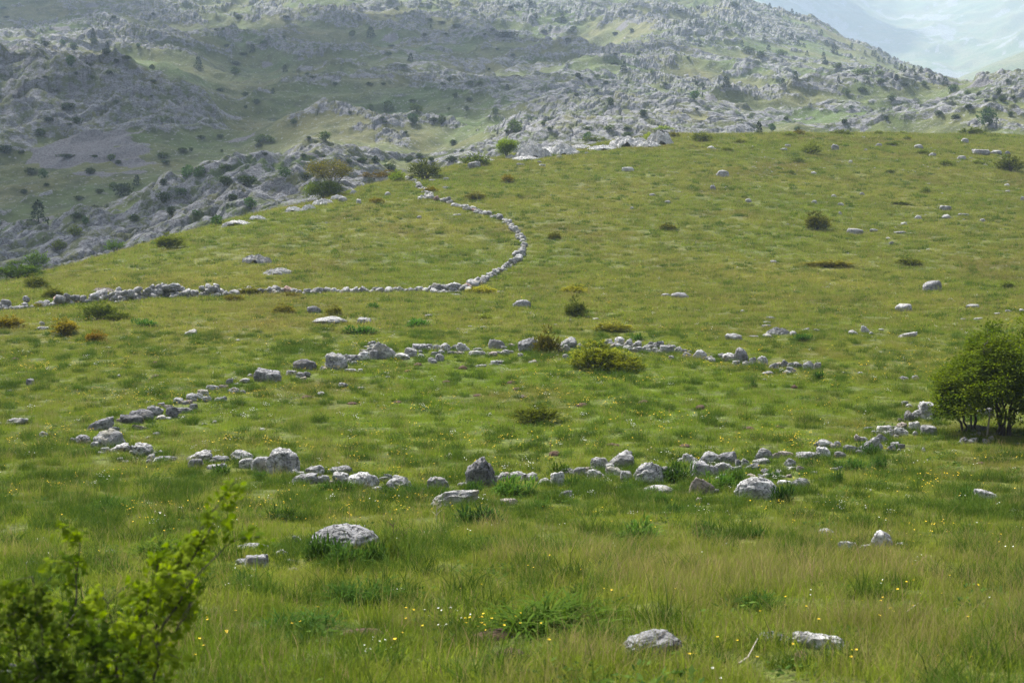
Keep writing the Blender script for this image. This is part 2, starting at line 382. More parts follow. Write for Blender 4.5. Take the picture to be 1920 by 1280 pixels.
def stone_mat(name='limestone', base=1.0):
    m, t, out = newmat(name); L = t.links.new
    geo = N(t, 'ShaderNodeNewGeometry'); pos = geo.outputs['Position']; oi = N(t, 'ShaderNodeObjectInfo')
    off = N(t, 'ShaderNodeVectorMath', operation='ADD'); L(pos, off.inputs[0])
    cmb = N(t, 'ShaderNodeCombineXYZ'); sc = mth(t, 'MULTIPLY', oi.outputs['Random'], 37.0); L(sc, cmb.inputs[0]); L(sc, cmb.inputs[2]); L(cmb.outputs[0], off.inputs[1])
    p = off.outputs[0]
    col, a, b, c = rock_colour(t, p, 1.35)
    lich = ramp(t, noise(t, p, 1.6, 3, 0.5), [(0.60, 0.0), (0.68, 0.5)])
    col = mixc(t, lich, col, (0.34, 0.31, 0.22))
    vor = N(t, 'ShaderNodeTexVoronoi', feature='DISTANCE_TO_EDGE'); vor.inputs['Scale'].default_value = 4.2
    wv = N(t, 'ShaderNodeVectorMath', operation='ADD'); L(p, wv.inputs[0])
    nn = N(t, 'ShaderNodeTexNoise'); nn.inputs['Scale'].default_value = 5.0; L(p, nn.inputs['Vector'])
    sv = N(t, 'ShaderNodeVectorMath', operation='SCALE'); L(nn.outputs['Color'], sv.inputs[0]); sv.inputs['Scale'].default_value = 0.30; L(sv.outputs[0], wv.inputs[1])
    L(scaled(t, wv.outputs[0], (1, 1, 1.8)), vor.inputs['Vector'])
    crack = ramp(t, vor.outputs['Distance'], [(0.0, 1.0), (0.035, 0.0)])
    stain = noise(t, scaled(t, p, (1.0, 1.0, 0.45)), 0.9, 4, 0.6)
    col = mixc(t, ramp(t, stain, [(0.50, 0.0), (0.66, 0.7)]), col, (0.15, 0.15, 0.145))
    crack = mth(t, 'MULTIPLY', crack, ramp(t, a, [(0.40, 0.0), (0.55, 1.0)]))
    col = mixc(t, mth(t, 'MULTIPLY', crack, 0.8), col, (0.05, 0.05, 0.05))
    col = mixc(t, 1.0, col, oi.outputs['Color'], 'MULTIPLY')
    bs = N(t, 'ShaderNodeBsdfPrincipled'); bs.inputs['Roughness'].default_value = 0.9; bs.inputs['Specular IOR Level'].default_value = 0.2
    L(col, bs.inputs['Base Color'])
    h = mth(t, 'SUBTRACT', mth(t, 'ADD', mth(t, 'MULTIPLY', b, 0.6), mth(t, 'MULTIPLY', c, 0.3)), mth(t, 'MULTIPLY', crack, 0.5))
    L(bump(t, h, 0.9, 0.14), bs.inputs['Normal']); L(bs.outputs[0], out.inputs['Surface']); return m

def leaf_mat(name, c0, c1, c2=None, use_obj=True, transl=0.35, meadow=0.0):
    """c0..c1 by the leaf's own tint, varied per plant"""
    m, t, out = newmat(name); L = t.links.new
    at = N(t, 'ShaderNodeAttribute', attribute_name='tint'); oi = N(t, 'ShaderNodeObjectInfo'); geo = N(t, 'ShaderNodeNewGeometry')
    col = mixc(t, at.outputs['Fac'], c0, c1)
    if meadow > 0:
        mc = meadow_colour(t, geo.outputs['Position'])
        straw = mixc(t, oi.outputs['Random'], (0.32, 0.25, 0.135), (0.25, 0.165, 0.110))
        green = mixc(t, meadow, c0, mc)
        col = mixc(t, ramp(t, at.outputs['Fac'], [(0.50, 0.0), (0.95, 1.0)]), green, straw)
    v = mth(t, 'ADD', mth(t, 'MULTIPLY', oi.outputs['Random'], 0.45), 0.78)
    n = N(t, 'ShaderNodeVectorMath', operation='SCALE'); L(col, n.inputs[0]); L(v, n.inputs['Scale']); col = n.outputs[0]
    if use_obj: col = mixc(t, 1.0, col, oi.outputs['Color'], 'MULTIPLY')
    d = N(t, 'ShaderNodeBsdfDiffuse'); tr = N(t, 'ShaderNodeBsdfTranslucent'); mx = N(t, 'ShaderNodeMixShader'); mx.inputs[0].default_value = transl
    L(col, d.inputs['Color'])
    hsn = N(t, 'ShaderNodeHueSaturation'); hsn.inputs['Value'].default_value = 1.25; hsn.inputs['Saturation'].default_value = 1.1; L(col, hsn.inputs['Color']); L(hsn.outputs[0], tr.inputs['Color'])
    L(d.outputs[0], mx.inputs[1]); L(tr.outputs[0], mx.inputs[2]); L(mx.outputs[0], out.inputs['Surface']); return m

def plain_mat(name, col, col2=None, scale=30.0, rough=0.9, bmp=0.0):
    m, t, out = newmat(name); L = t.links.new
    geo = N(t, 'ShaderNodeNewGeometry'); oi = N(t, 'ShaderNodeObjectInfo')
    f = noise(t, geo.outputs['Position'], scale, 4, 0.65)
    c = mixc(t, ramp(t, f, [(0.35, 0.0), (0.65, 1.0)]), col, col2 or tuple(0.7 * q for q in col))
    bs = N(t, 'ShaderNodeBsdfPrincipled'); bs.inputs['Roughness'].default_value = rough; bs.inputs['Specular IOR Level'].default_value = 0.2
    L(c, bs.inputs['Base Color'])
    if bmp: L(bump(t, f, 0.8, bmp), bs.inputs['Normal'])
    L(bs.outputs[0], out.inputs['Surface']); return m

M_TERR = terrain_mat()
M_STONE = stone_mat()
M_GRASS = leaf_mat('meadow_grass', (0.165, 0.235, 0.028), (0.2, 0.17, 0.09), use_obj=False, transl=0.45, meadow=0.75)
M_TUFT = leaf_mat('lush_grass', (0.045, 0.090, 0.016), (0.125, 0.175, 0.028), use_obj=False, transl=0.3)
M_JUN = leaf_mat('juniper_needles', (0.048, 0.068, 0.016), (0.250, 0.255, 0.042), transl=0.2)
M_LEAF = leaf_mat('broad_leaves', (0.055, 0.100, 0.014), (0.205, 0.265, 0.032), transl=0.45)
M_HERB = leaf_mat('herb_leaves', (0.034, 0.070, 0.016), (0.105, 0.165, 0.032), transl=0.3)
M_BUSH = leaf_mat('mountain_foliage', (0.030, 0.045, 0.020), (0.085, 0.110, 0.040), transl=0.15)
M_BARK = plain_mat('grey_bark', (0.10, 0.085, 0.07), (0.045, 0.038, 0.032), 40, 0.9, 0.01)
M_DEAD = plain_mat('bleached_wood', (0.42, 0.38, 0.31), (0.26, 0.23, 0.19), 50, 0.9, 0.004)
M_SOIL = plain_mat('bare_red_brown_soil', (0.105, 0.064, 0.040), (0.050, 0.033, 0.023), 22, 0.95, 0.05)
M_YEL = plain_mat('yellow_petals', (0.82, 0.60, 0.015), (0.76, 0.48, 0.01), 60, 0.6)
M_WHI = plain_mat('white_petals', (0.78, 0.78, 0.72), (0.70, 0.72, 0.62), 60, 0.7)
M_STEM = plain_mat('flower_stems', (0.06, 0.11, 0.02), (0.05, 0.09, 0.02), 40, 0.8)

# ------------------------------------------------------------------ terrain
def terrain(name, cols, rows, X, Y, label):
    z, rk, scr, alp = ground(X.ravel(), Y.ravel(), True)
    V = np.stack([X.ravel(), Y.ravel(), z], 1)
    Fq = grid_faces(rows, cols)
    sm = rk[Fq].mean(1) < 0.35
    me = mk_mesh(name, V, [Fq], sm, [M_TERR], {'rock': rk, 'scree': scr, 'alp': alp})
    return tag(link(name, me), label, None, None, 'structure')
rowsY = np.concatenate([np.linspace(-24, 2, 14)[:-1], np.geomspace(2, 20, 200)[:-1], np.geomspace(20, 100, 380)[:-1], np.linspace(100, 262, 380)])
sg = np.linspace(-1, 1, 700)
terrain('meadow', len(sg), len(rowsY), sg[None, :] * (0.46 * np.maximum(rowsY, 0) + 9)[:, None], np.repeat(rowsY[:, None], len(sg), 1), 'green sloping meadow with a rounded far crest')
rowsM = np.geomspace(261.5, 1650, 900); su = np.linspace(-0.46, 0.46, 1150)
terrain('mountain', len(su), len(rowsM), su[None, :] * rowsM[:, None], np.repeat(rowsM[:, None], len(su), 1), 'grassy mountainside broken by bands of grey limestone')

def far_mountain():
    cols, rows = 420, 420
    px = np.linspace(1150, 2700, cols); yr = np.geomspace(1510, 4300, rows)
    kn = np.array([1500, 1900, 2200, 2500, 2900, 3400, 4300])
    tab = {1150: [360, 330, 260, 170, 60, -40, -220], 1420: [360, 330, 250, 150, 40, -60, -240], 1560: [360, 330, 240, 170, 95, 10, -190],
           1680: [360, 320, 230, 190, 120, 40, -170], 1790: [300, 150, 190, 178, 120, 30, -180], 1920: [280, 104, 175, 150, 80, -10, -200], 2100: [260, 50, 150, 110, 20, -80, -240], 2700: [220, -20, 100, 20, -80, -160, -300]}
    ks = np.array(sorted(tab)); TT = Tof(np.array([tab[k] for k in ks], float))
    PX, YR = np.meshgrid(px, yr)
    T = np.zeros_like(PX)
    for j in range(rows):
        prof = [np.interp(px, ks, TT[:, q]) for q in range(len(kn))]
        f = np.interp(yr[j], kn, np.arange(len(kn))); i = min(int(f), len(kn) - 2); b = f - i; b = b * b * (3 - 2 * b)
        T[j] = prof[i] * (1 - b) + prof[i + 1] * b
    X = Uof(PX, 60.0) * YR; Z = T * YR
    Z += 85 * (ridged(X / 620.0, YR / 520.0, 4, 1.7) - 0.6) * sstep(1950, 2500, YR) + 14 * fbm(X / 120.0, YR / 120.0, 0.0, 4)
    q = 0.9 * fbm(X / 150.0, YR / 150.0, 4.0, 5) + 0.6 * (ridged(X / 60.0, YR / 60.0, 3) - 0.62)
    rk = sstep(0.08, 0.24, q) * 0.75 * sstep(2000, 2350, YR)
    V = np.stack([X.ravel(), YR.ravel(), Z.ravel()], 1)
    me = mk_mesh('far_mountain', V, [grid_faces(rows, cols)], True, [M_TERR], {'rock': rk.ravel(), 'scree': np.zeros(cols * rows), 'alp': np.ones(cols * rows)})
    return tag(link('far_mountain', me), 'pale hazy mountain beyond the valley', None, None, 'structure')
far_mountain()

# ------------------------------------------------------------------ haze
def haze():
    m, t, out = newmat('blue_haze')
    pv = N(t, 'ShaderNodeVolumePrincipled'); pv.inputs['Color'].default_value = (0.62, 0.78, 1.0, 1); pv.inputs['Density'].default_value = 0.00021
    pv.inputs['Anisotropy'].default_value = 0.3
    t.links.new(pv.outputs[0], out.inputs['Volume']); m.cycles.volume_sampling = 'DISTANCE'
    bm = bmesh.new(); bmesh.ops.create_cube(bm, size=1.0); me = bpy.data.meshes.new('haze'); bm.to_mesh(me); bm.free(); me.materials.append(m)
    o = link('haze', me, None, (500, 2160, 325), None, (5200, 4600, 790))
    tag(o, 'thin blue haze in the mountain air', None, None, 'stuff')
HAZE = haze


# ------------------------------------------------------------------ cloud puffs added out of view to shade mountain, foreground and meadow edges
def clouds():
    m, t, out = newmat('cloud_white')
    d = N(t, 'ShaderNodeBsdfDiffuse'); d.inputs['Color'].default_value = (.93, .93, .94, 1); tr = N(t, 'ShaderNodeBsdfTranslucent'); tr.inputs['Color'].default_value = (.9, .9, .92, 1)
    mx = N(t, 'ShaderNodeMixShader'); mx.inputs[0].default_value = .5
    t.links.new(d.outputs[0], mx.inputs[1]); t.links.new(tr.outputs[0], mx.inputs[2]); t.links.new(mx.outputs[0], out.inputs['Surface'])
    bm = bmesh.new(); bmesh.ops.create_icosphere(bm, subdivisions=4, radius=1.0); V = np.array([v.co[:] for v in bm.verts]); T = np.array([[v.index for v in f.verts] for f in bm.faces]); bm.free()
    rg = np.random.RandomState(3); mb = MB()
    # ground spots each added cloud shades: x, y, half width, half depth
    spots = [(-160, 295, 88, 80), (-50, 440, 72, 88), (-260, 520, 110, 140), (-330, 760, 160, 150), (-30, 640, 120, 100), (-88, 198, 72, 54), (700, 3050, 330, 280),
             (-70, -80, 90, 78), (70, -80, 90, 78), (122, 25, 66, 70), (150, 120, 80, 60), (185, 210, 80, 60), (-118, 5, 70, 55), (-150, 90, 70, 50)]
    for x, y, a, b in spots:
        c = np.array([x, y, 0.0]); tt = 800.0 / sdir.z; c = c + np.array(sdir) * tt; c[2] = 800.0
        for k in range(5):
            o = rg.normal(size=2) * .32; s_ = rg.uniform(.55, .8); n_ = 1 + .30 * fbm(V[:, 0] * 1.7 + 9 * k, V[:, 1] * 1.7, V[:, 2] * 1.7 + x, 4)
            P = V * n_[:, None] * np.array([a * s_, b * s_, min(a, b) * .32]); P[:, 2] = np.where(P[:, 2] < 0, P[:, 2] * .35, P[:, 2])
            mb.add(P + c + [o[0] * a, o[1] * b, 0], T)
    tag(link('clouds', mb.mesh('clouds', m)), 'unseen white cloud added overhead to shade the mountain and meadow edges', None, None, 'stuff')
clouds()

# ------------------------------------------------------------------ words for labels
ORD = ['first', 'second', 'third', 'fourth', 'fifth', 'sixth', 'seventh', 'eighth', 'ninth', 'tenth', 'eleventh', 'twelfth', 'thirteenth',
       'fourteenth', 'fifteenth', 'sixteenth', 'seventeenth', 'eighteenth', 'nineteenth', 'twentieth', 'twenty-first', 'twenty-second', 'twenty-third',
       'twenty-fourth', 'twenty-fifth', 'twenty-sixth', 'twenty-seventh', 'twenty-eighth', 'twenty-ninth', 'thirtieth']
def oth(i): return ORD[i] if i < len(ORD) else ORD[9 + i % 20]

# ------------------------------------------------------------------ stones
_ico = {}
def ico(sub):
    if sub not in _ico:
        bm = bmesh.new(); bmesh.ops.create_icosphere(bm, subdivisions=sub, radius=1.0)
        _ico[sub] = (np.array([v.co[:] for v in bm.verts]), np.array([[v.index for v in f.verts] for f in bm.faces])); bm.free()
    return _ico[sub]
def stone_geo(seed, sub, kind):
    V, T = ico(sub); rg = np.random.RandomState(seed)
    npl = {'dome': 26, 'hump': 16, 'block': 9, 'slab': 12, 'wedge': 7, 'upright': 10}[kind]
    n = rg.normal(size=(npl, 3)); n /= np.linalg.norm(n, axis=1)[:, None]; d = rg.uniform(0.68, 1.0, npl)
    if kind == 'slab':
        n = np.concatenate([n, [[0.1, 0.05, 1], [0, 0.1, -1]]]); d = np.concatenate([d, [0.5, 0.5]])
    if kind == 'block':
        e = np.array([[1, .15, .1], [-1, .1, 0], [.1, 1, 0], [0, -1, .2], [.1, -.1, 1.], [0, 0, -1]]); n = np.concatenate([n, e / np.linalg.norm(e, axis=1)[:, None]]); d = np.concatenate([d, rg.uniform(.68, .82, 6)])
    k = {'dome': 8.0, 'hump': 15.0, 'block': 34.0, 'slab': 26.0, 'wedge': 34.0, 'upright': 26.0}[kind]
    c = np.maximum(V @ n.T, 0.06); r = d[None, :] / c
    r = np.concatenate([r, np.full((len(V), 1), 1.12)], 1)
    r = -np.log(np.exp(-k * r).sum(1)) / k
    if kind == 'dome': r = .8 + .2 * r / r.max()
    P = V * r[:, None]; o = rg.uniform(-50, 50, 3)
    a = P * 1.5 + o
    disp = 0.20 * (0.45 - np.abs(perlin(a[:, 0], a[:, 1], a[:, 2])) * 1.5) + 0.10 * (0.4 - np.abs(perlin(*(P * 2.9 + o).T)) * 1.5)
    if sub >= 4: disp = disp + 0.075 * (0.4 - np.abs(perlin(*(P * np.array([4.0, 4.0, 7.0]) + o).T)) * 1.6) + 0.030 * perlin(*(P * 9 + o).T)
    if kind == 'dome': disp = disp * .55 - .07 * sstep(.75, 1.0, 1 - np.abs(perlin(*(P * np.array([2.2, 2.2, 3.4]) + o + 7).T)) * 2.5)
    if sub >= 5: disp = disp + 0.018 * (0.4 - np.abs(perlin(*(P * 15 + o).T)) * 1.5)
    P = P + V * disp[:, None]
    mn, mx = P.min(0), P.max(0); P = (P - (mn + mx) / 2) / (mx - mn)
    P[:, 2] += 0.18                      # about a third of the stone sits in the turf
    return P, T
def stone_mesh(name, seed, sub, kind):
    P, T = stone_geo(seed, sub, kind); return mk_mesh(name, P, [T], True, [M_STONE])
PROTO = {}
for kind, nv in (('dome', 1), ('hump', 6), ('block', 6), ('slab', 5), ('wedge', 4), ('upright', 3)):
    PROTO[kind] = [stone_mesh('stone_' + kind, 100 + 17 * i + len(kind), 4, kind) for i in range(nv)]
LOWP = {k: [stone_mesh('small_stone_' + k, 900 + 13 * i + len(k), 3, k) for i in range(4)] for k in ('dome', 'hump', 'block', 'slab')}
KEEP_OUT = []            # (x, y, radius) where grass stays short
TONE = {'w': (1.3, 1.3, 1.28, 1), 'p': (0.95, 0.95, 0.94, 1), 'g': (0.72, 0.72, 0.74, 1), 'd': (0.48, 0.48, 0.50, 1), 'r': (0.95, 0.83, 0.74, 1)}
TWORD = {'w': 'white', 'p': 'pale grey', 'g': 'mid grey', 'd': 'dark grey', 'r': 'pinkish grey'}
KWORD = {'dome': 'domed', 'hump': 'rounded', 'block': 'angular', 'slab': 'flat', 'wedge': 'sloping', 'upright': 'upright'}
KW = {'D': 'dome', 'h': 'hump', 'b': 'block', 's': 'slab', 'w': 'wedge', 'u': 'upright'}

def outcrop_mesh(seed):
    rg = np.random.RandomState(seed); n, m = 64, 40; a, b = np.meshgrid(np.linspace(-1, 1, n), np.linspace(-1, 1, m)); o = rg.uniform(-40, 40, 2)
    wob = 1 + .35 * fbm(a * 1.6 + o[0], b * 1.6 + o[1], 1.0, 3); r2 = (a * a + b * b) * wob ** 2
    env = np.clip(1 - r2, -.4, 1); s_ = a * 2.2 + b * 3.2 + .5 * fbm(a * 2 + o[0], b * 2, 2.0, 2); f_ = s_ - np.floor(s_); led = np.where(f_ < .75, f_ / .75, (1 - f_) / .25)
    z = env ** 3 * .0 + np.sign(env) * np.abs(env) ** .6 * (.35 + .40 * ridged(a * 1.5 + o[0], b * 1.5 + o[1], 3) * (1 + .3 * a) + .28 * led) + .10 * perlin(a * 6 + o[0], b * 6, 3.0) + .05 * perlin(a * 14, b * 14 + o[1], 4.0)
    z = np.where(r2 > 1.0, -.3, z - .12); return mk_mesh('rock_outcrop', np.stack([a.ravel() / 2, b.ravel() / 2, z.ravel()], 1), [grid_faces(m, n)], False, [M_STONE])
OUTC = [outcrop_mesh(s_) for s_ in range(6)]
# px, base row, width, height, shape, tone, tilt, own label (landmarks only)
RING_NEAR = [
 (157,832,28,17,'w','g',0,None),(191,806,48,19,'s','g',12,'long grey humped slab at the left end of the near arc of the stone ring'),
 (207,838,56,33,'h','p',0,'large pale hump with whitish top at the left end of the near arc'),
 (197,850,17,11,'h','p',0,None),(225,847,36,16,'h','p',5,None),(270,853,36,21,'b','p',0,None),(283,862,16,12,'h','p',0,None),(301,850,11,6,'h','w',0,None),
 (312,864,38,10,'s','g',0,None),(237,867,15,5,'s','p',0,None),(280,868,11,7,'h','g',0,None),
 (374,865,46,22,'h','p',0,'pale broad double-topped boulder with a smaller grey one against its front'),(366,878,29,18,'b','g',0,None),
 (402,879,28,9,'s','p',0,None),(417,868,34,14,'s','g',-8,None),(453,862,42,19,'h','p',0,None),(461,877,28,18,'b','p',0,None),(488,885,34,29,'b','p',0,None),
 (531,889,60,45,'b','p',0,'big smooth grey block with a small orange stain and a flat sloping top'),
 (551,891,21,12,'h','g',0,None),(571,907,45,20,'s','g',0,None),(592,891,34,18,'h','p',10,None),(606,906,28,15,'w','g',-18,None),
 (642,890,42,17,'s','g',0,None),(640,906,31,20,'b','p',0,None),
 (681,915,56,31,'w','w',0,'bright white sloping boulder at the front of the ring'),
 (718,904,18,11,'b','g',0,None),(708,919,20,8,'w','p',0,None),(748,918,46,26,'h','g',8,None),(745,900,24,10,'h','p',0,None),(775,921,8,5,'h','w',0,None),
 (820,918,40,24,'w','g',12,'lone grey sloping boulder left of the tall upright stone'),
 (872,912,27,9,'s','p',0,None),
 (903,911,56,54,'u','d',0,'tall dark upright boulder with a stepped right side in the near arc'),
 (944,904,25,18,'w','p',0,None),(948,892,22,8,'h','r',0,None),(972,899,31,17,'w','p',8,None),(998,901,21,15,'h','p',0,None),
 (1022,911,26,15,'w','w',-10,None),(1045,912,26,26,'b','w',0,'white squarish stone with a hollow front right of the upright stone'),
 (1066,892,28,15,'h','p',0,None),(1086,895,23,19,'b','g',0,None),(1102,884,19,9,'s','r',0,None),
 (1124,881,31,23,'h','p',0,None),(1119,899,38,19,'h','p',6,None),(1154,891,38,18,'h','p',0,None),
 (1164,878,46,33,'h','p',0,'tall pale rounded boulder with dark pits at the highest point of the near arc'),
 (1174,903,22,19,'b','g',0,None),
 (1217,907,54,40,'w','p',0,'big pale pitted boulder with a pointed left corner in the near arc'),(1245,902,24,26,'h','p',0,None),
 (1266,895,28,17,'w','r',0,None),(1294,869,29,19,'h','p',0,None),(1278,866,19,8,'s','p',0,None),
 (1331,873,44,25,'w','p',8,'broad pale overhanging stone at the back of the heap in the near arc'),(1364,870,34,22,'b','g',10,None),(1364,886,32,20,'h','p',0,None),
 (1312,894,34,28,'b','g',0,None),(1335,893,26,19,'w','g',15,None),(1348,887,22,18,'b','p',0,None),(1355,899,13,11,'b','p',0,None),
 (1313,927,48,27,'s','r',22,'tilted brownish slab sloping down to the right below the heap of boulders'),
 (1234,926,54,19,'D','p',0,'low smooth whale-backed boulder in front of the big pitted one'),
 (1310,944,12,11,'h','r',0,None),(1160,919,15,7,'h','g',0,None),(1179,921,17,8,'h','r',0,None),
 (1418,937,80,42,'D','p',6,'large round-backed pale boulder with black pits low in the near arc'),
 (1432,864,32,23,'w','p',0,'white-topped pointed stone right of the heap of boulders'),(1428,869,32,10,'s','p',8,None),(1453,859,17,10,'h','r',0,None),(1474,856,29,10,'s','r',0,None),
 (1410,883,29,16,'h','d',0,None),(1396,873,17,13,'h','p',0,None),(1384,880,10,18,'u','d',0,None),(1410,897,20,9,'h','r',0,None),
 (1482,874,21,15,'h','g',0,None),(1487,881,24,7,'s','p',0,None),(1434,889,16,11,'h','g',0,None),(1441,897,22,10,'s','p',0,None),(1455,892,14,9,'b','p',0,None),(1465,896,18,6,'s','p',10,None),(1463,888,9,6,'h','w',0,None),
 (1471,908,26,9,'s','w',-5,None),(1501,915,34,19,'h','p',14,'long grey stone beside the leafy tuft right of the round-backed boulder'),
 (1515,861,46,15,'s','p',0,'flat-topped oblong slab with a white stone on its right end'),(1543,858,25,20,'b','w',0,None),
 (1545,839,36,15,'w','p',15,None),(1570,839,13,12,'w','p',0,None),(1573,859,22,13,'w','p',18,None),(1594,847,27,12,'s','p',5,None),(1612,852,16,9,'h','p',0,None),
 (1525,889,16,6,'s','p',0,None),(1566,883,18,7,'s','g',0,None),
 (1607,828,13,13,'h','r',0,None),(1619,828,14,9,'b','p',0,None),(1637,844,38,20,'s','w',26,'thin white slab lying tilted in the right part of the near arc'),(1655,830,20,16,'s','g',38,None),(1672,846,18,11,'s','g',24,None),
 (1658,811,27,14,'b','p',0,None),(1664,819,22,11,'h','p',0,None),(1649,815,14,7,'s','p',0,None),(1627,806,16,6,'s','g',0,None),
 (1691,806,20,14,'h','r',0,None),(1687,817,28,15,'h','w',-20,None),(1707,805,9,7,'h','p',0,None),(1717,806,20,15,'b','w',-15,None),
 (1741,815,29,17,'b','g',0,None),(1716,816,11,8,'h','p',0,None),(1688,840,19,8,'s','g',0,None),(1731,847,8,8,'h','w',0,None),
 (1706,789,19,18,'h','d',0,None),(1722,784,24,16,'h','p',0,None),(1739,784,30,28,'b','p',0,'pile-topping pale stone left of the hawthorn tree'),(1731,769,22,12,'h','p',0,None),(1750,777,22,18,'h','g',0,None),(1766,774,20,14,'b','g',0,None),(1744,790,14,8,'h','p',0,None),(1786,774,26,10,'s','g',0,None),
 (1704,764,13,7,'h','w',0,None),(1690,791,16,6,'s','r',18,None),
 (1814,779,34,20,'b','d',0,None),(1846,781,32,16,'b','d',0,None),(1834,808,28,12,'s','g',0,None),(1823,830,25,9,'s','p',6,None),(1850,830,15,8,'h','p',0,None),(1858,826,13,8,'s','r',18,None),(1835,816,10,7,'h','g',0,None),(1800,833,9,6,'h','g',0,None),(1910,835,8,6,'h','g',0,None),
]
RING_LEFT = [
 (246,793,46,15,'s','d',-4,None),(268,789,44,23,'h','d',0,'dark cracked hump with a lighter stone behind on the left side of the ring'),(289,779,32,18,'h','p',0,None),(303,787,21,9,'w','w',-8,None),(264,806,32,8,'s','r',12,None),
 (323,783,22,19,'h','d',0,None),(340,775,22,11,'h','p',0,None),(353,773,17,9,'h','p',0,None),(363,768,15,11,'h','g',0,None),(336,756,19,10,'b','p',0,None),(351,757,19,7,'s','r',0,None),(316,766,17,7,'s','r',0,None),
 (362,751,27,14,'w','p',10,None),(382,745,21,14,'b','p',0,None),(388,753,16,10,'h','p',0,None),(399,731,23,9,'s','p',0,None),(417,753,19,9,'s','g',10,None),(419,727,18,6,'s','r',0,None),
 (437,736,24,10,'h','p',0,None),(455,738,12,7,'h','p',0,None),(442,723,13,6,'h','g',0,None),(459,718,19,9,'w','p',-10,None),(469,708,9,7,'h','p',0,None),
 (503,715,48,22,'b','g',8,'broad grey flat-topped boulder alone on the left side of the ring'),
 (546,704,20,10,'s','p',0,None),(559,710,10,5,'s','p',0,None),(576,707,12,10,'h','g',0,None),(571,695,42,23,'w','d',0,'dark jagged boulder with a ridged top on the left side of the ring'),(606,694,12,8,'h','p',0,None),
]
RING_FAR = [
 (631,693,40,30,'b','p',0,'pitted pale boulder with a peaked left top at the left of the far arc'),(649,679,13,14,'h','w',0,None),(662,677,28,12,'h','g',0,None),(661,699,18,8,'w','p',14,None),(664,684,12,7,'h','p',0,None),
 (682,675,20,16,'h','w',0,None),(683,663,18,8,'s','g',0,None),(700,673,18,15,'b','g',0,None),(717,672,46,24,'s','w',26,'long white slab leaning down to the right in the far arc'),(689,652,14,4,'s','p',0,None),
 (734,670,9,9,'h','p',0,None),(753,674,29,12,'w','w',4,None),(770,668,24,14,'b','p',12,None),(788,657,29,13,'b','g',0,None),(789,671,13,8,'w','w',0,None),(788,662,9,5,'h','g',0,None),
 (808,678,12,8,'h','p',0,None),(823,677,16,13,'w','p',20,None),(820,658,18,12,'h','p',0,None),(835,660,19,16,'w','w',0,None),(827,665,14,9,'w','w',14,None),(851,656,14,10,'h','p',0,None),(868,659,25,16,'h','w',8,'bright white stone with a rounded back in the far arc'),(858,664,24,6,'s','r',0,None),
 (896,658,18,7,'h','p',0,None),(891,666,24,9,'s','w',-4,None),(931,654,29,17,'s','p',0,'pale layered boulder standing a little behind the far arc'),(958,652,13,8,'w','r',12,None),(924,668,17,9,'w','r',-8,None),(944,665,17,10,'h','p',0,None),(959,664,10,7,'h','p',0,None),(976,669,10,7,'w','p',0,None),
 (993,661,42,27,'w','g',0,'largest boulder of the far arc touching the upright juniper bush'),
 (1064,651,32,19,'h','p',0,'pale rounded boulder right of the upright juniper bush'),(1060,662,17,15,'w','p',20,None),(1060,671,11,7,'h','p',0,None),(1088,653,13,10,'h','w',0,None),
 (936,682,19,7,'w','p',-6,None),(902,688,20,5,'s','p',0,None),(1000,682,17,7,'s','p',8,None),(921,685,9,3,'s','p',0,None),
 (1145,651,11,9,'h','g',0,None),(1162,647,19,15,'w','w',0,'white peaked stone just right of the wide juniper bush'),(1158,652,12,8,'h','w',0,None),(1177,652,17,16,'h','p',0,None),(1176,656,16,9,'h','p',0,None),(1193,653,19,14,'h','p',0,None),(1191,661,12,8,'h','p',0,None),
 (1210,658,19,12,'h','p',0,None),(1221,650,12,9,'h','g',0,None),(1236,653,17,13,'b','g',0,None),(1231,660,17,9,'h','p',0,None),(1250,661,25,14,'b','p',0,None),(1262,655,11,8,'h','p',0,None),(1272,660,14,10,'h','p',0,None),
 (1288,671,17,11,'h','g',0,None),(1293,663,9,6,'h','p',0,None),(1259,674,10,7,'b','p',0,None),(1312,674,26,17,'w','w',14,'white stone sloping down to the right in the right half of the far arc'),(1335,679,14,9,'h','p',0,None),
 (1354,671,15,9,'h','g',0,None),(1367,678,26,16,'w','p',0,None),(1388,680,28,26,'w','g',0,'tallest grey pointed stone in the right half of the far arc'),(1398,685,13,8,'h','p',0,None),(1380,684,14,8,'b','p',0,None),
 (1412,684,13,13,'b','p',8,None),(1429,685,19,16,'w','p',12,None),(1450,692,19,11,'h','p',0,None),(1471,688,14,13,'h','g',0,None),(1483,690,12,10,'b','g',0,None),(1499,691,10,9,'h','d',0,None),(1516,694,21,16,'w','p',0,None),(1532,692,14,12,'b','p',0,'squarish pale stone at the right end of the far arc'),
 (1440,702,20,6,'s','p',6,None),(1476,701,15,7,'h','w',0,None),(1434,713,10,4,'h','w',0,None),
]
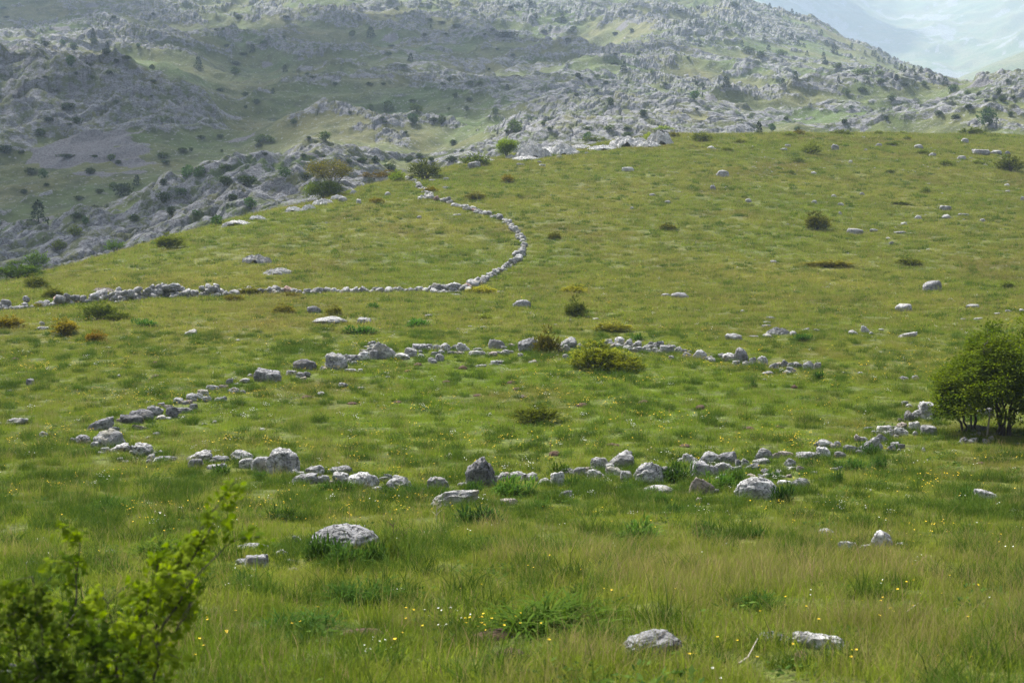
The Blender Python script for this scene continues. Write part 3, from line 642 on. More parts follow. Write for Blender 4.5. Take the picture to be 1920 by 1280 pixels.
SCATTER = [  # px, base, w, h, shape, tone, tilt, label, zone
 (645,1034,124,54,'D','g',0,'large dome-shaped boulder with dark hollows rising from leafy herbs','front'),
 (855,948,86,32,'w','p',-12,'wide pale wedge-shaped boulder in front of the near arc','front'),
 (1222,1226,104,46,'h','g',0,'pale hump-backed rock in the foreground grass right of centre','front'),
 (1536,1216,96,30,'s','p',4,'low mottled rock lying flat in the right foreground grass','front'),
 (1450,1200,62,19,'s','g',10,'thin grey slab half hidden by grass left of the low mottled rock','front'),
 (24,1292,54,46,'h','d',0,'dark rounded boulder in the bottom left corner under the shrub','front'),
 (480,1066,44,26,'b','g',0,'grey angular stone between the leafy shrub and the dome boulder','front'),
 (476,1031,56,14,'s','p',0,None,'front'),(458,1058,30,12,'h','g',0,None,'front'),(470,1072,22,9,'h','p',0,None,'front'),(528,1046,24,16,'w','p',0,None,'front'),(542,1055,22,8,'s','p',0,None,'front'),
 (558,1020,20,16,'h','g',0,None,'front'),(548,1072,26,9,'s','r',10,None,'front'),(60,1062,24,11,'w','p',10,None,'front'),(208,1038,20,9,'w','p',0,None,'front'),(90,1042,18,8,'h','g',0,None,'front'),(188,983,12,6,'h','p',0,None,'front'),
 (1060,936,24,16,'s','g',0,None,'front'),(954,947,32,13,'h','r',0,None,'front'),(1015,1046,14,12,'h','g',0,None,'front'),(794,1050,22,8,'h','r',0,None,'front'),
 (1549,1006,28,16,'w','p',0,None,'front'),(1588,1032,42,18,'s','p',0,None,'front'),(1652,1028,40,32,'w','w',0,'white jagged stone tip showing above the brown grass on the right','front'),(1622,1028,20,8,'s','p',0,None,'front'),(1690,1026,20,10,'h','p',0,None,'front'),
 (1848,935,46,16,'s','p',10,'flat pale stone lying alone on the grass far right of the ring','front'),(1535,945,18,6,'s','p',0,None,'front'),(1582,950,10,5,'h','p',0,None,'front'),(722,933,20,6,'s','p',0,None,'front'),
 (31,796,40,14,'h','p',8,'pale reddish-edged stone on the grass left of the ring','left'),(82,819,18,10,'h','p',0,None,'left'),(57,722,15,11,'b','d',0,None,'left'),(18,735,8,4,'s','p',0,None,'left'),(223,708,7,6,'h','w',0,None,'left'),
 (78,611,11,8,'h','w',0,None,'left'),(81,618,21,6,'s','w',0,None,'left'),(358,628,23,11,'h','w',0,'small white stone alone on the grass below the left wall','left'),
 (618,607,62,15,'w','p',-6,'long low pale boulder on the meadow between ring and wall','mid'),(684,606,25,11,'b','p',0,None,'mid'),(588,587,25,13,'w','g',14,None,'mid'),(445,640,11,4,'s','p',0,None,'mid'),
 (979,577,31,15,'h','g',0,'grey oval boulder standing alone below the end of the curved wall','mid'),(938,549,12,4,'s','w',0,None,'mid'),(853,554,18,4,'s','w',0,None,'mid'),(907,614,12,3,'s','w',0,None,'mid'),(882,613,9,3,'s','w',0,None,'mid'),(1117,600,12,4,'s','w',0,None,'mid'),(1042,611,6,4,'h','w',0,None,'mid'),(803,594,14,5,'s','p',0,None,'mid'),
 (643,726,17,9,'h','g',0,None,'ringin'),(629,735,11,4,'s','p',0,None,'ringin'),(603,743,14,9,'h','p',0,None,'ringin'),(676,730,14,5,'s','p',0,None,'ringin'),(403,793,9,5,'h','w',0,None,'ringin'),(384,797,11,4,'s','w',0,None,'ringin'),(492,807,11,5,'h','p',0,None,'ringin'),(293,816,12,6,'h','p',0,None,'ringin'),(278,823,9,5,'h','w',0,None,'ringin'),(728,709,10,4,'s','w',0,None,'ringin'),
 (1248,557,17,7,'h','p',0,None,'right'),(1274,559,30,12,'h','g',0,'grey boulder on the meadow right of the yellowish junipers','right'),(1747,546,32,18,'w','g',-15,'grey sloping boulder with dark stripes on the right slope','right'),(1694,585,31,16,'h','p',0,'pale triangular boulder on the right slope above the hawthorn','right'),
 (1823,578,25,8,'h','p',0,None,'right'),(1807,601,13,5,'h','p',0,None,'right'),(1833,601,19,6,'s','p',0,None,'right'),(1702,633,34,10,'s','p',8,None,'right'),(1375,637,32,12,'h','p',8,None,'right'),(1413,632,17,4,'s','p',0,None,'right'),
 (1440,633,19,8,'h','p',0,None,'right'),(1460,627,42,14,'b','p',0,'wide broken outcrop stone on the meadow beyond the far arc','right'),(1487,629,12,8,'h','g',0,None,'right'),(1444,598,18,5,'s','p',0,None,'right'),(1438,606,15,4,'s','p',0,None,'right'),(1437,613,17,5,'s','p',0,None,'right'),
 (1511,620,15,5,'s','p',8,None,'right'),(1532,621,13,4,'s','p',8,None,'right'),(1600,627,17,8,'h','p',0,None,'right'),(1622,623,15,12,'h','p',0,None,'right'),(1633,627,9,5,'h','p',0,None,'right'),(1652,620,10,4,'s','p',0,None,'right'),(1582,701,9,4,'s','p',0,None,'right'),(1613,701,10,4,'h','p',0,None,'right'),
 (1694,712,18,7,'h','g',0,None,'right'),(1716,713,13,9,'w','p',14,None,'right'),(1392,585,9,4,'h','w',0,None,'right'),(1782,563,9,4,'h','p',0,None,'right'),(1867,590,14,4,'s','p',0,None,'right'),(1890,586,12,5,'s','p',0,None,'right'),(1915,585,10,6,'h','p',0,None,'right'),
 (1603,439,28,11,'w','p',6,'white lumpy boulder on the upper right slope below the big junipers','hill'),(1638,435,14,6,'h','p',0,None,'hill'),(1687,438,21,5,'s','p',0,None,'hill'),(1450,493,12,5,'s','w',0,None,'hill'),(1672,458,8,5,'h','p',0,None,'hill'),(1665,449,8,4,'h','w',0,None,'hill'),(1740,470,8,4,'h','w',0,None,'hill'),
 (1772,394,21,8,'s','p',0,None,'hill'),(1774,410,17,8,'h','w',0,None,'hill'),(1806,405,19,5,'s','p',0,None,'hill'),(1842,416,11,6,'h','w',0,None,'hill'),(1721,412,15,8,'h','w',0,None,'hill'),(1695,422,11,5,'s','w',0,None,'hill'),(1917,378,9,9,'h','p',0,None,'hill'),(1888,350,9,5,'h','w',0,None,'hill'),(1889,361,9,4,'h','p',0,None,'hill'),
 (1355,332,22,12,'h','p',0,'pale grey boulder alone high on the hill near its crest','hill'),(1336,357,10,9,'h','g',0,None,'hill'),(1403,379,11,6,'h','w',0,None,'hill'),(1525,327,10,5,'h','p',0,None,'hill'),(1563,370,9,5,'h','w',0,None,'hill'),(1616,366,10,5,'h','g',0,None,'hill'),(1527,382,9,6,'h','w',0,None,'hill'),(1576,385,11,4,'s','w',0,None,'hill'),(1595,306,7,5,'h','w',0,None,'hill'),
 (1575,403,7,6,'h','p',0,None,'hill'),(1333,280,13,6,'h','w',0,None,'hill'),(1565,282,13,10,'w','g',14,None,'hill'),(1623,284,8,5,'h','p',0,None,'hill'),(1648,275,11,6,'h','g',0,None,'hill'),(1722,279,15,8,'h','p',0,None,'hill'),(1749,293,13,6,'h','p',0,None,'hill'),(1809,268,13,8,'h','p',0,None,'hill'),(1803,299,15,7,'h','p',0,None,'hill'),
 (1838,291,30,11,'b','p',0,'widest of the pale stones in the row near the right crest','hill'),(1868,291,20,9,'h','p',0,None,'hill'),(1889,291,11,7,'h','g',0,None,'hill'),(1477,276,10,5,'s','p',0,None,'hill'),(1469,283,12,5,'h','p',0,None,'hill'),(1177,322,22,8,'s','w',-4,'long white flat stone high on the middle of the hill','hill'),(1223,368,11,5,'h','g',0,None,'hill'),(1252,382,10,6,'h','p',0,None,'hill'),
 (889,316,22,13,'h','p',0,'grey rounded stone below the dark green bush at the crest','hill'),(975,310,13,4,'s','p',0,None,'hill'),(1017,313,12,5,'s','w',0,None,'hill'),(1049,296,11,4,'s','p',0,None,'hill'),(1011,306,8,4,'h','p',0,None,'hill'),(1101,289,9,4,'h','p',0,None,'hill'),
 (727,367,11,7,'h','w',0,None,'hill'),(673,383,9,9,'u','w',0,None,'hill'),(663,365,13,9,'h','w',0,None,'hill'),(643,379,15,10,'h','p',0,None,'hill'),(857,405,14,4,'s','p',0,None,'hill'),(786,410,8,5,'h','p',0,None,'hill'),(811,341,13,5,'s','p',0,None,'hill'),(837,338,11,5,'s','p',0,None,'hill'),(836,354,12,4,'s','p',0,None,'hill'),(1185,392,7,4,'h','p',0,None,'hill'),
]
CREST_ROCKS = [ # white bedrock breaking through at the crest
 (1000,297,64,25,'w','w',-8,'white outcrop beside the lime-green tree on the crest'),(958,298,24,8,'w','r',0,None),(978,284,30,12,'h','w',0,None),
 (1056,290,56,22,'w','w',-18,'white sloping outcrop at the middle of the crest'),(1080,287,14,6,'h','w',0,None),(1110,272,22,7,'s','p',0,None),
 (1176,276,64,21,'w','w',-10,'widest white outcrop right of the dark shrubs on the crest'),(1150,274,18,10,'w','p',0,None),(1200,268,26,11,'h','w',0,None),
 (1238,272,50,26,'w','w',-20,'highest white outcrop with yellow-green shrubs on the crest'),(1222,270,18,9,'h','p',0,None),
 (1034,284,62,13,'s','w',0,None),(1132,281,54,12,'s','w',0,None),(1216,276,44,12,'s','w',0,None),(985,300,52,10,'s','w',0,None),(912,303,34,8,'s','w',0,None),(1090,279,46,10,'s','w',0,None),
 (452,421,44,10,'s','p',-16,None),(428,424,22,8,'h','p',0,None),(484,412,30,9,'s','g',-14,None),(552,396,30,10,'s','p',-12,None),(578,394,26,11,'s','w',-8,None),(606,384,40,13,'w','w',-14,'white ledge on the left crest below the brownish tree'),(632,375,28,10,'s','w',-8,None),(270,458,22,9,'s','p',-16,None),(300,446,12,6,'h','p',0,None),(716,342,30,9,'s','w',-10,None),(742,338,14,7,'h','w',0,None),
]
SLABS = [(486,492,56,17,'s','p',-17,'longer striped slab lying in the grass of the left slope'),(517,514,54,14,'s','p',-15,'thinner lower striped slab in the grass of the left slope'),(199,548,48,11,'s','r',-12,'pinkish flat slab in the grass just behind the left wall')]

OUT_MODE = [False]
OUTLAB = {'longer striped slab lying in the grass of the left slope', 'thinner lower striped slab in the grass of the left slope', 'pinkish flat slab in the grass just behind the left wall', 'wide broken outcrop stone on the meadow beyond the far arc', 'thin grey slab half hidden by grass left of the low mottled rock'}
def place_stones(lst, group, cat, zone=None, name='boulder', lowpoly=False, seed=1, labeler=None):
    P = at_many([(q[0], q[1]) for q in lst]); rg = random.Random(seed); out = []
    for q, p in zip(lst, P):
        px, py, wpx, hpx, k, tone, tilt, lab = q[:8]; k = KW[k]; Y = p[1]
        W = 1.08 * wpx * Y / F; Hh = 1.12 * hpx * Y / F
        ang = rg.uniform(-0.25, 0.25) + (math.pi if rg.random() < 0.5 and k in ('dome', 'hump', 'block', 'slab') else 0)
        Dp = W * rg.uniform(0.6, 0.85) if k != 'slab' else W * rg.uniform(0.45, 0.7)
        if abs(tilt) > 11: Dp *= 0.75
        back = 0.30 * Dp
        out_ = OUT_MODE[0] or q[7] in OUTLAB
        big = wpx >= 76 or (wpx >= 50 and hpx >= 38)
        if big: me = stone_mesh('big_stone', int(px * 7 + py), 5, k)
        elif Y > 75 or wpx < 13: me = rg.choice(LOWP.get(k, LOWP['block']))
        else: me = rg.choice(PROTO[k])
        if out_: me = rg.choice(OUTC); Dp = W * rg.uniform(.55, .8); tilt *= .45
        hz = max(Hh - 0.13 * Dp, 0.35 * Hh) / (0.66 if not out_ else 0.80) * 1.02
        z = float(ground(np.array([p[0]]), np.array([Y + back]))[0])
        x = p[0] * (Y + back) / Y
        o = link(name, me, None, (x, Y + back, z + 0.02 * hz), (R(rg.uniform(-6, 6)), R(tilt), ang if k not in ('wedge', 'upright') else rg.uniform(-.3, .3)), (W * 1.03, Dp, hz))
        if k == 'wedge' and tilt < 0: o.scale[0] *= -1
        if k == 'wedge': o.rotation_euler[1] = R(tilt * 0.6)
        c = TONE[tone] if not OUT_MODE[0] else (1.6, 1.59, 1.56, 1); f = rg.uniform(0.9, 1.08); o.color = (c[0] * f, c[1] * f, c[2] * f, 1)
        KEEP_OUT.append((x, Y + back - (0.12 if py > 1100 else 0), W * (0.42 if py < 1100 or hpx > 35 else 0.55), hz))
        o['label'] = lab or ''; o['category'] = cat; o['group'] = group
        out.append(dict(o=o, px=px, py=py, w=wpx, h=hpx, k=k, tone=tone, lab=lab, zone=q[8] if len(q) > 8 else zone))
    return out
def name_rest(recs, marks, where, noun='stone'):
    """count each unnamed stone from the nearest named one, in reading order along the row"""
    recs = sorted(recs, key=lambda r: r['px'])
    for r in recs:
        if r['lab']: continue
        best = min([m for m in recs if m['lab']] or [None], key=lambda m: abs(m['px'] - r['px'])) if any(m['lab'] for m in recs) else None
        size = 'small' if r['w'] < 18 else 'medium' if r['w'] < 34 else 'large'
        d = f"{size} {TWORD[r['tone']]} {KWORD[r['k']]} {noun}"
        if best is None:
            i = [q for q in recs if not q['lab']].index(r); r['o']['label'] = f"{d} {where}, {oth(i)} from the left"; continue
        side = 'left' if r['px'] < best['px'] else 'right'
        between = [q for q in recs if (r['px'] < q['px'] < best['px']) or (best['px'] < q['px'] < r['px'])]
        short = marks[best['lab']] if best['lab'] in marks else ' '.join(best['lab'].split()[:3])
        r['o']['label'] = f"{d}, {oth(len(between))} {side} of the {short}"
        if len(r['o']['label'].split()) > 16: print('LONG', r['o']['label'])
def with_fillers(lst, n, seed):
    """the small stones wedged between and spilled from the big ones"""
    rg = random.Random(seed); s_ = sorted(lst, key=lambda q: q[0]); out = list(lst); k = 0
    while k < n:
        a = rg.choice(s_); d = rg.choice([-1, 1]); px = a[0] + d * (a[2] * .5 + rg.uniform(-1, 6)); py = a[1] + rg.uniform(-4, 3)
        w_ = rg.uniform(8, 17); out.append((round(px, 1), round(py, 1), round(w_, 1), round(w_ * rg.uniform(.5, .8), 1), rg.choice('hbbsw'), rg.choice('ppgrgw'), rg.choice([0, 0, 10, -10]), None)); k += 1
    return out
FILL_NEAR = with_fillers(RING_NEAR, 62, 51)[len(RING_NEAR):]; FILL_LEFT = with_fillers(RING_LEFT, 14, 52)[len(RING_LEFT):]; FILL_FAR = with_fillers(RING_FAR, 44, 53)[len(RING_FAR):]
ring = []
n1 = place_stones(RING_NEAR, 'boulders of the near arc of the stone ring', 'boulder', seed=3)
n2 = place_stones(RING_LEFT, 'boulders of the left side of the stone ring', 'boulder', seed=4)
n3 = place_stones(RING_FAR, 'boulders of the far arc of the stone ring', 'boulder', seed=5)
def sm(recs): return {r['lab']: ' '.join([w_ for w_ in r['lab'].replace(' at the', ' @').replace(' in the', ' @').replace(' with', ' @').replace(' of the', ' @').replace(' right of', ' @').replace(' left of', ' @').replace(' beside', ' @').replace(' alone', ' @').replace(' standing', ' @').replace(' lying', ' @').replace(' sloping down', ' @').replace(' leaning', ' @').replace(' touching', ' @').replace(' just', ' @').replace(' low ', ' @ ').replace(' on the', ' @').replace(' between', ' @').replace(' rising', ' @').replace(' half', ' @').replace(' showing', ' @').replace(' high', ' @').replace(' near', ' @').replace(' below', ' @').replace(' standing', ' @').split('@')[0].split()]) for r in recs if r['lab']}
for L_, s_, w_ in ((FILL_NEAR, 13, 'near arc of the ring'), (FILL_LEFT, 14, 'left side of the ring'), (FILL_FAR, 15, 'far arc of the ring')):
    f_ = sorted(place_stones(L_, 'small stones wedged in the stone ring', 'small stone', name='wedged_stone', seed=s_), key=lambda r: r['px']); cnt = {}
    for r in f_:
        d_ = f"small {TWORD[r['tone']]} {KWORD[r['k']]} stone wedged in the {w_}"; cnt[d_] = cnt.get(d_, 0) + 1; r['o']['label'] = f"{d_}, {oth(cnt[d_] - 1)} from left"
for recs in (n1, n2, n3): name_rest(recs, sm(recs), 'in the ring')
sc = place_stones(SCATTER, 'loose stones scattered over the meadow', 'stone', name='field_stone', seed=6)
WH = {'front': 'in the grass before the ring', 'left': 'on the left meadow', 'mid': 'on the meadow below the walls', 'ringin': 'lying inside the ring', 'right': 'on the right meadow', 'hill': 'on the upper hill'}
for zn_ in WH:
    rs = [r for r in sc if r['zone'] == zn_]; name_rest(rs, sm(rs), WH[zn_])
OUT_MODE = [True]
cr = place_stones(CREST_ROCKS, 'white rock outcrops along the crest', 'rock outcrop', name='rock_outcrop', seed=8); name_rest(cr, sm(cr), 'along the crest', 'ledge')
OUT_MODE[0] = False
place_stones(SLABS, 'slabs bedded in the left slope', 'rock slab', name='rock_slab', seed=9)
# tiny stones nobody would count, strewn over the hill
def pebbles():
    rg = np.random.RandomState(5); mb = MB(); V0, T0 = ico(2); pts = []
    for _ in range(520):
        px = rg.uniform(1250, 1925) if rg.rand() < 0.72 else rg.uniform(0, 1300); lo = np.interp(px, CRX, CRY) + 6
        pts.append((px, lo + (640 - lo) * rg.rand() ** (2.2 if px > 1250 else 1.2)))
    for cx, cy, n_, sx, sy in ((1460, 318, 70, 40, 8), (1480, 300, 26, 60, 14), (1355, 352, 26, 40, 10), (1340, 285, 30, 60, 14), (1800, 290, 60, 90, 22), (1800, 415, 60, 90, 22), (60, 603, 30, 60, 6), (1850, 300, 40, 50, 12), (520, 568, 16, 30, 4), (1060, 598, 10, 40, 3)):
        for _ in range(n_): pts.append((cx + rg.normal() * sx, max(cy + rg.normal() * sy, np.interp(cx, CRX, CRY) + 5)))
    P = at_many(pts)
    for p in P:
        s = rg.uniform(1.2, 3.6) * p[1] / F * np.array([1.2, 1.0, 0.7]); a = V0 * (1 + 0.25 * rg.normal(size=(len(V0), 1))) * s * 0.6 + p + [0, 0, 0.12 * s[2]]
        mb.add(a, T0)
    tag(link('scattered_pebbles', mb.mesh('scattered_pebbles', M_STONE)), 'tiny pale stones strewn across the hill turf', None, None, 'stuff')
pebbles()

# ------------------------------------------------------------------ dry stone walls
def wall(name, path, rows, label, seed, wid=(9, 15), gap=0.0):
    """path: (px, base row, height in px); stones are heaped along it"""
    rg = random.Random(seed); items = []
    pp = np.array(path, float); seg = np.hypot(np.diff(pp[:, 0]), np.diff(pp[:, 1])); cum = np.concatenate([[0], np.cumsum(seg)])
    s = 0.0
    while s < cum[-1]:
        px = np.interp(s, cum, pp[:, 0]); py = np.interp(s, cum, pp[:, 1]); hh = np.interp(s, cum, pp[:, 2])
        sc_ = np.interp(py, [330, 400, 480, 545, 580], [0.62, 0.72, 0.85, 1.0, 1.1])
        w_ = rg.uniform(*wid) * sc_
        if hh > 1 and rg.random() > gap:
            lev = 0.0
            while lev < hh:
                w2 = w_ * rg.uniform(0.75, 1.25); h2 = w2 * rg.uniform(0.6, 0.95)
                items.append((px + rg.uniform(-2, 2), py + rg.uniform(-1.5, 1.5), w2, h2, lev))
                if rows == 2:
                    for _ in range(2): items.append((px + rg.uniform(-10, 9) * sc_, py + rg.uniform(-4, 3) * sc_, w2 * rg.uniform(.5, 1.0), h2 * rg.uniform(.5, .95), 0.0))
                if rows == 3 and rg.random() < .35: items.append((px + rg.uniform(-8, 8), py + rg.uniform(-1, 3), w2 * rg.uniform(.3, .7), h2 * rg.uniform(.4, .7), 0.0))
                lev += h2 * 0.72
                if lev > hh - 2.5: break
        s += w_ * (0.78 if rows != 2 else 0.62)
    P = at_many([(q[0], q[1]) for q in items])
    root = bpy.data.objects.new(name, None); COL.objects.link(root); root.location = P[0]; root.empty_display_size = 0.3
    tag(root, label, 'stone wall')
    order = sorted(range(len(items)), key=lambda i: -items[i][2] * items[i][3]); solo = set(order[:99]); mb = MB()
    for i, (q, p) in enumerate(zip(items, P)):
        Y = p[1]; W = q[2] * Y / F; Hh = q[3] * Y / F; me = rg.choice(rg.choice([LOWP['hump'], LOWP['block']]))
        off = rg.uniform(-0.15, 0.35) + (0.10 * rg.random() if q[4] > 0 else 0)
        loc = Vector((p[0], p[1] + off, p[2] + q[4] * Y / F + 0.22 * Hh)); rot = Euler((rg.uniform(-.5, .5), rg.uniform(-.5, .5), rg.uniform(0, 6.3))); scl = Vector((W * rg.uniform(1.0, 1.45), W * rg.uniform(.75, 1.2), Hh * rg.uniform(.9, 1.3)))
        if i in solo:
            o = link('stone', me, root); o.matrix_world = Matrix.LocRotScale(loc, rot, scl); o.location = loc - root.location
            f = rg.choice([0.6, 0.75, 0.9, 1.0, 1.1, 1.3]); o.color = (f, f, f, 1)
            if rg.random() < 0.03: o.color = (1.05, .72, .62, 1)
        else:
            V0, T0 = ico(2); M = np.array(Matrix.LocRotScale(loc - root.location, rot, scl)); rs = np.random.RandomState(i)
            A = V0 * (0.5 * (1 + 0.16 * rs.normal(size=(len(V0), 1)))); A[:, 2] += 0.1
            mb.add(A @ M[:3, :3].T + M[:3, 3], T0)
        KEEP_OUT.append((loc.x, loc.y, W * 0.5, Hh))
    if mb.n:
        o = link('rubble', mb.mesh('rubble', M_STONE), root); tag(o, kind='stuff')
    return root
wall('stone_wall', [(0, 583, 12), (20, 581, 8), (40, 580, 8), (48, 579, 18), (52, 579, 5), (66, 577, 8), (82, 576, 6), (108, 573, 10), (115, 572, 16), (140, 570, 17), (150, 569, 8), (165, 567, 6), (178, 566, 12), (196, 566, 16), (215, 565, 19), (250, 563, 17), (285, 560, 21), (312, 558, 24), (325, 557, 23), (345, 556, 18), (358, 556, 10), (362, 555, 4), (368, 556, 12), (385, 556, 18), (410, 555, 22), (418, 555, 10), (452, 552, 7), (455, 552, 0), (475, 550, 4), (495, 549, 8), (512, 549, 8), (530, 549, 6), (575, 551, 7), (612, 551, 8), (618, 551, 3), (660, 550, 6), (676, 549, 6), (700, 548, 5), (728, 548, 6), (745, 548, 3), (770, 548, 5), (785, 548, 2), (806, 548, 2)],
     3, 'tumbled grey stone wall with two high heaps crossing the left meadow', 21, (9, 14))
wall('stone_wall', [(810, 548, 8), (830, 548, 12), (850, 547, 12), (862, 545, 7), (880, 543, 7), (890, 536, 9), (905, 531, 10), (918, 522, 9), (930, 514, 8), (945, 506, 8), (962, 497, 8), (972, 489, 7), (980, 477, 7), (984, 465, 8), (980, 452, 8), (973, 442, 7), (964, 434, 7), (955, 424, 7), (944, 415, 6), (930, 409, 5), (917, 403, 5), (905, 401, 6), (885, 395, 6), (868, 390, 5), (852, 386, 6), (838, 380, 6), (824, 376, 5), (808, 373, 4), (796, 371, 4), (788, 375, 2), (792, 368, 0), (806, 368, 5), (800, 362, 7), (790, 354, 7), (780, 347, 8), (770, 340, 7), (760, 336, 6)],
     2, 'thin pale stone wall curving up the hill in a wide arc to the crest', 22, (9, 16))
wall('stone_wall', [(783, 377, 4), (800, 373, 4)], 1, 'short scattered end of stones left of the curving wall', 23, (7, 9)) if False else None
# ------------------------------------------------------------------ shrubs, trees, herbs
def leaf_quads(C, Dr, L, Wd, rg, fold=0.0):
    """diamond leaves: centre root C, direction Dr, length L, width Wd"""
    n = len(C); Dr = Dr / (np.linalg.norm(Dr, axis=1)[:, None] + 1e-9)
    up = rg.normal(size=(n, 3)) * 0.5 + np.array([0, 0, 1.0]); S = np.cross(Dr, up); S /= np.linalg.norm(S, axis=1)[:, None] + 1e-9
    L = np.broadcast_to(L, (n,))[:, None]; Wd = np.broadcast_to(Wd, (n,))[:, None]
    nrm = np.cross(S, Dr)
    V = np.stack([C, C + Dr * L * .45 + S * Wd * .5 + nrm * fold * L, C + Dr * L, C + Dr * L * .45 - S * Wd * .5 + nrm * fold * L], 1).reshape(-1, 3)
    return V, np.arange(4 * n).reshape(n, 4)
def dir_noise(P, rg, amt): return P + rg.normal(size=P.shape) * amt

def juniper_meshes(seed, sprays, needles, flat=False, shape='dome', lsc=1.0):
    """unit bush, 1 wide and 1 high: pointed sprays on a tangle of stems"""
    rg = np.random.RandomState(seed); fol = MB(); st = MB()
    nl = rg.randint(8, 12); lob = []
    for i in range(nl):
        a = rg.uniform(0, 6.28); rr = rg.uniform(0.12, 0.40) if i else 0.0
        hh = rg.uniform(0.45, 0.85) if i else 0.95
        if shape == 'upright': rr *= 0.7; hh = rg.uniform(0.35, 0.7) if i else 1.0
        lob.append((rr * math.cos(a), rr * math.sin(a), hh * (1 - 0.55 * rr), rg.uniform(.16, .25)))
    for (lx, ly, lh, lr) in lob:
        m = max(3, sprays // nl)
        q = rg.uniform(0, 1, m) ** 0.75; th = rg.uniform(0, 6.28, m)
        rad = lr * np.sqrt(np.clip(1 - q ** 2 * 0.85, 0.05, 1)) * rg.uniform(0.45, 1.15, m)
        C = np.stack([lx + rad * np.cos(th), ly + rad * np.sin(th), q * lh * 0.93 + 0.02], 1)
        out = np.stack([np.cos(th) * 0.8, np.sin(th) * 0.8, 0.35 + 0.9 * q], 1); out /= np.linalg.norm(out, axis=1)[:, None]
        for c, d in zip(C, out):
            ln = rg.uniform(0.06, 0.15) * lsc; k = needles
            tt = rg.uniform(0, 1, k)
            root = c + d * (tt * ln)[:, None] + rg.normal(size=(k, 3)) * 0.008
            V, Q = leaf_quads(root, d[None, :] + rg.normal(size=(k, 3)) * 0.45, rg.uniform(.03, .062, k) * lsc, rg.uniform(.009, .017, k) * lsc, rg)
            tint = np.repeat(np.clip(0.15 + 0.6 * tt + rg.normal(0, .13, k) + rg.normal(0, .12), 0, 1), 4)
            fol.add(V, None, Q, tint)
        for _ in range(3):
            e = C[rg.randint(m)]; tube(st, [(lx * .2, ly * .2, -0.05), (lx * .6, ly * .6, e[2] * .4), tuple(e)], [.016, .010, .003], 5)
    F_ = fol.mesh('juniper_foliage', M_JUN, False); S_ = st.mesh('juniper_stem', M_BARK)
    return F_, S_
JUN = [juniper_meshes(s, 420, 20, lsc=1.55) for s in (1, 2, 3)]
JUNU = [juniper_meshes(s, 420, 20, shape='upright', lsc=1.5) for s in (11, 12)]
JUNS = [juniper_meshes(s, 200, 14, lsc=2.2) for s in (21, 22, 23)]
def bush_object(name, protos, p, W, H, colr, label, cat, group, rg, parts=True):
    f, s = rg.choice(protos)
    z = Vector((p[0], p[1] + 0.25 * W, float(ground(np.array([p[0]]), np.array([p[1] + 0.25 * W]))[0])))
    z.x *= z.y / p[1]
    rz = rg.uniform(0, 6.28)
    if parts:
        r = bpy.data.objects.new(name, None); COL.objects.link(r); r.location = z; r.rotation_euler = (0, 0, rz); r.empty_display_size = 0.2
        o = link('foliage', f, r, None, None, (W * 1.32, W * 1.0, H * .98)); o.color = colr
        link('stem', s, r, None, None, (W * 1.25, W * 1.25, H))
    else:
        r = link(name, f, None, z, (0, 0, rz), (W * 1.32, W * 1.0, H * .98)); r.color = colr
    tag(r, label, cat, group); KEEP_OUT.append((z.x, z.y, W * 0.42, H)); return r
G_, B_, D_, Y_ = (1.15, 1.3, 1, 1), (1.5, 1.15, 0.75, 1), (0.8, 0.95, 0.85, 1), (1.9, 1.7, 0.9, 1)
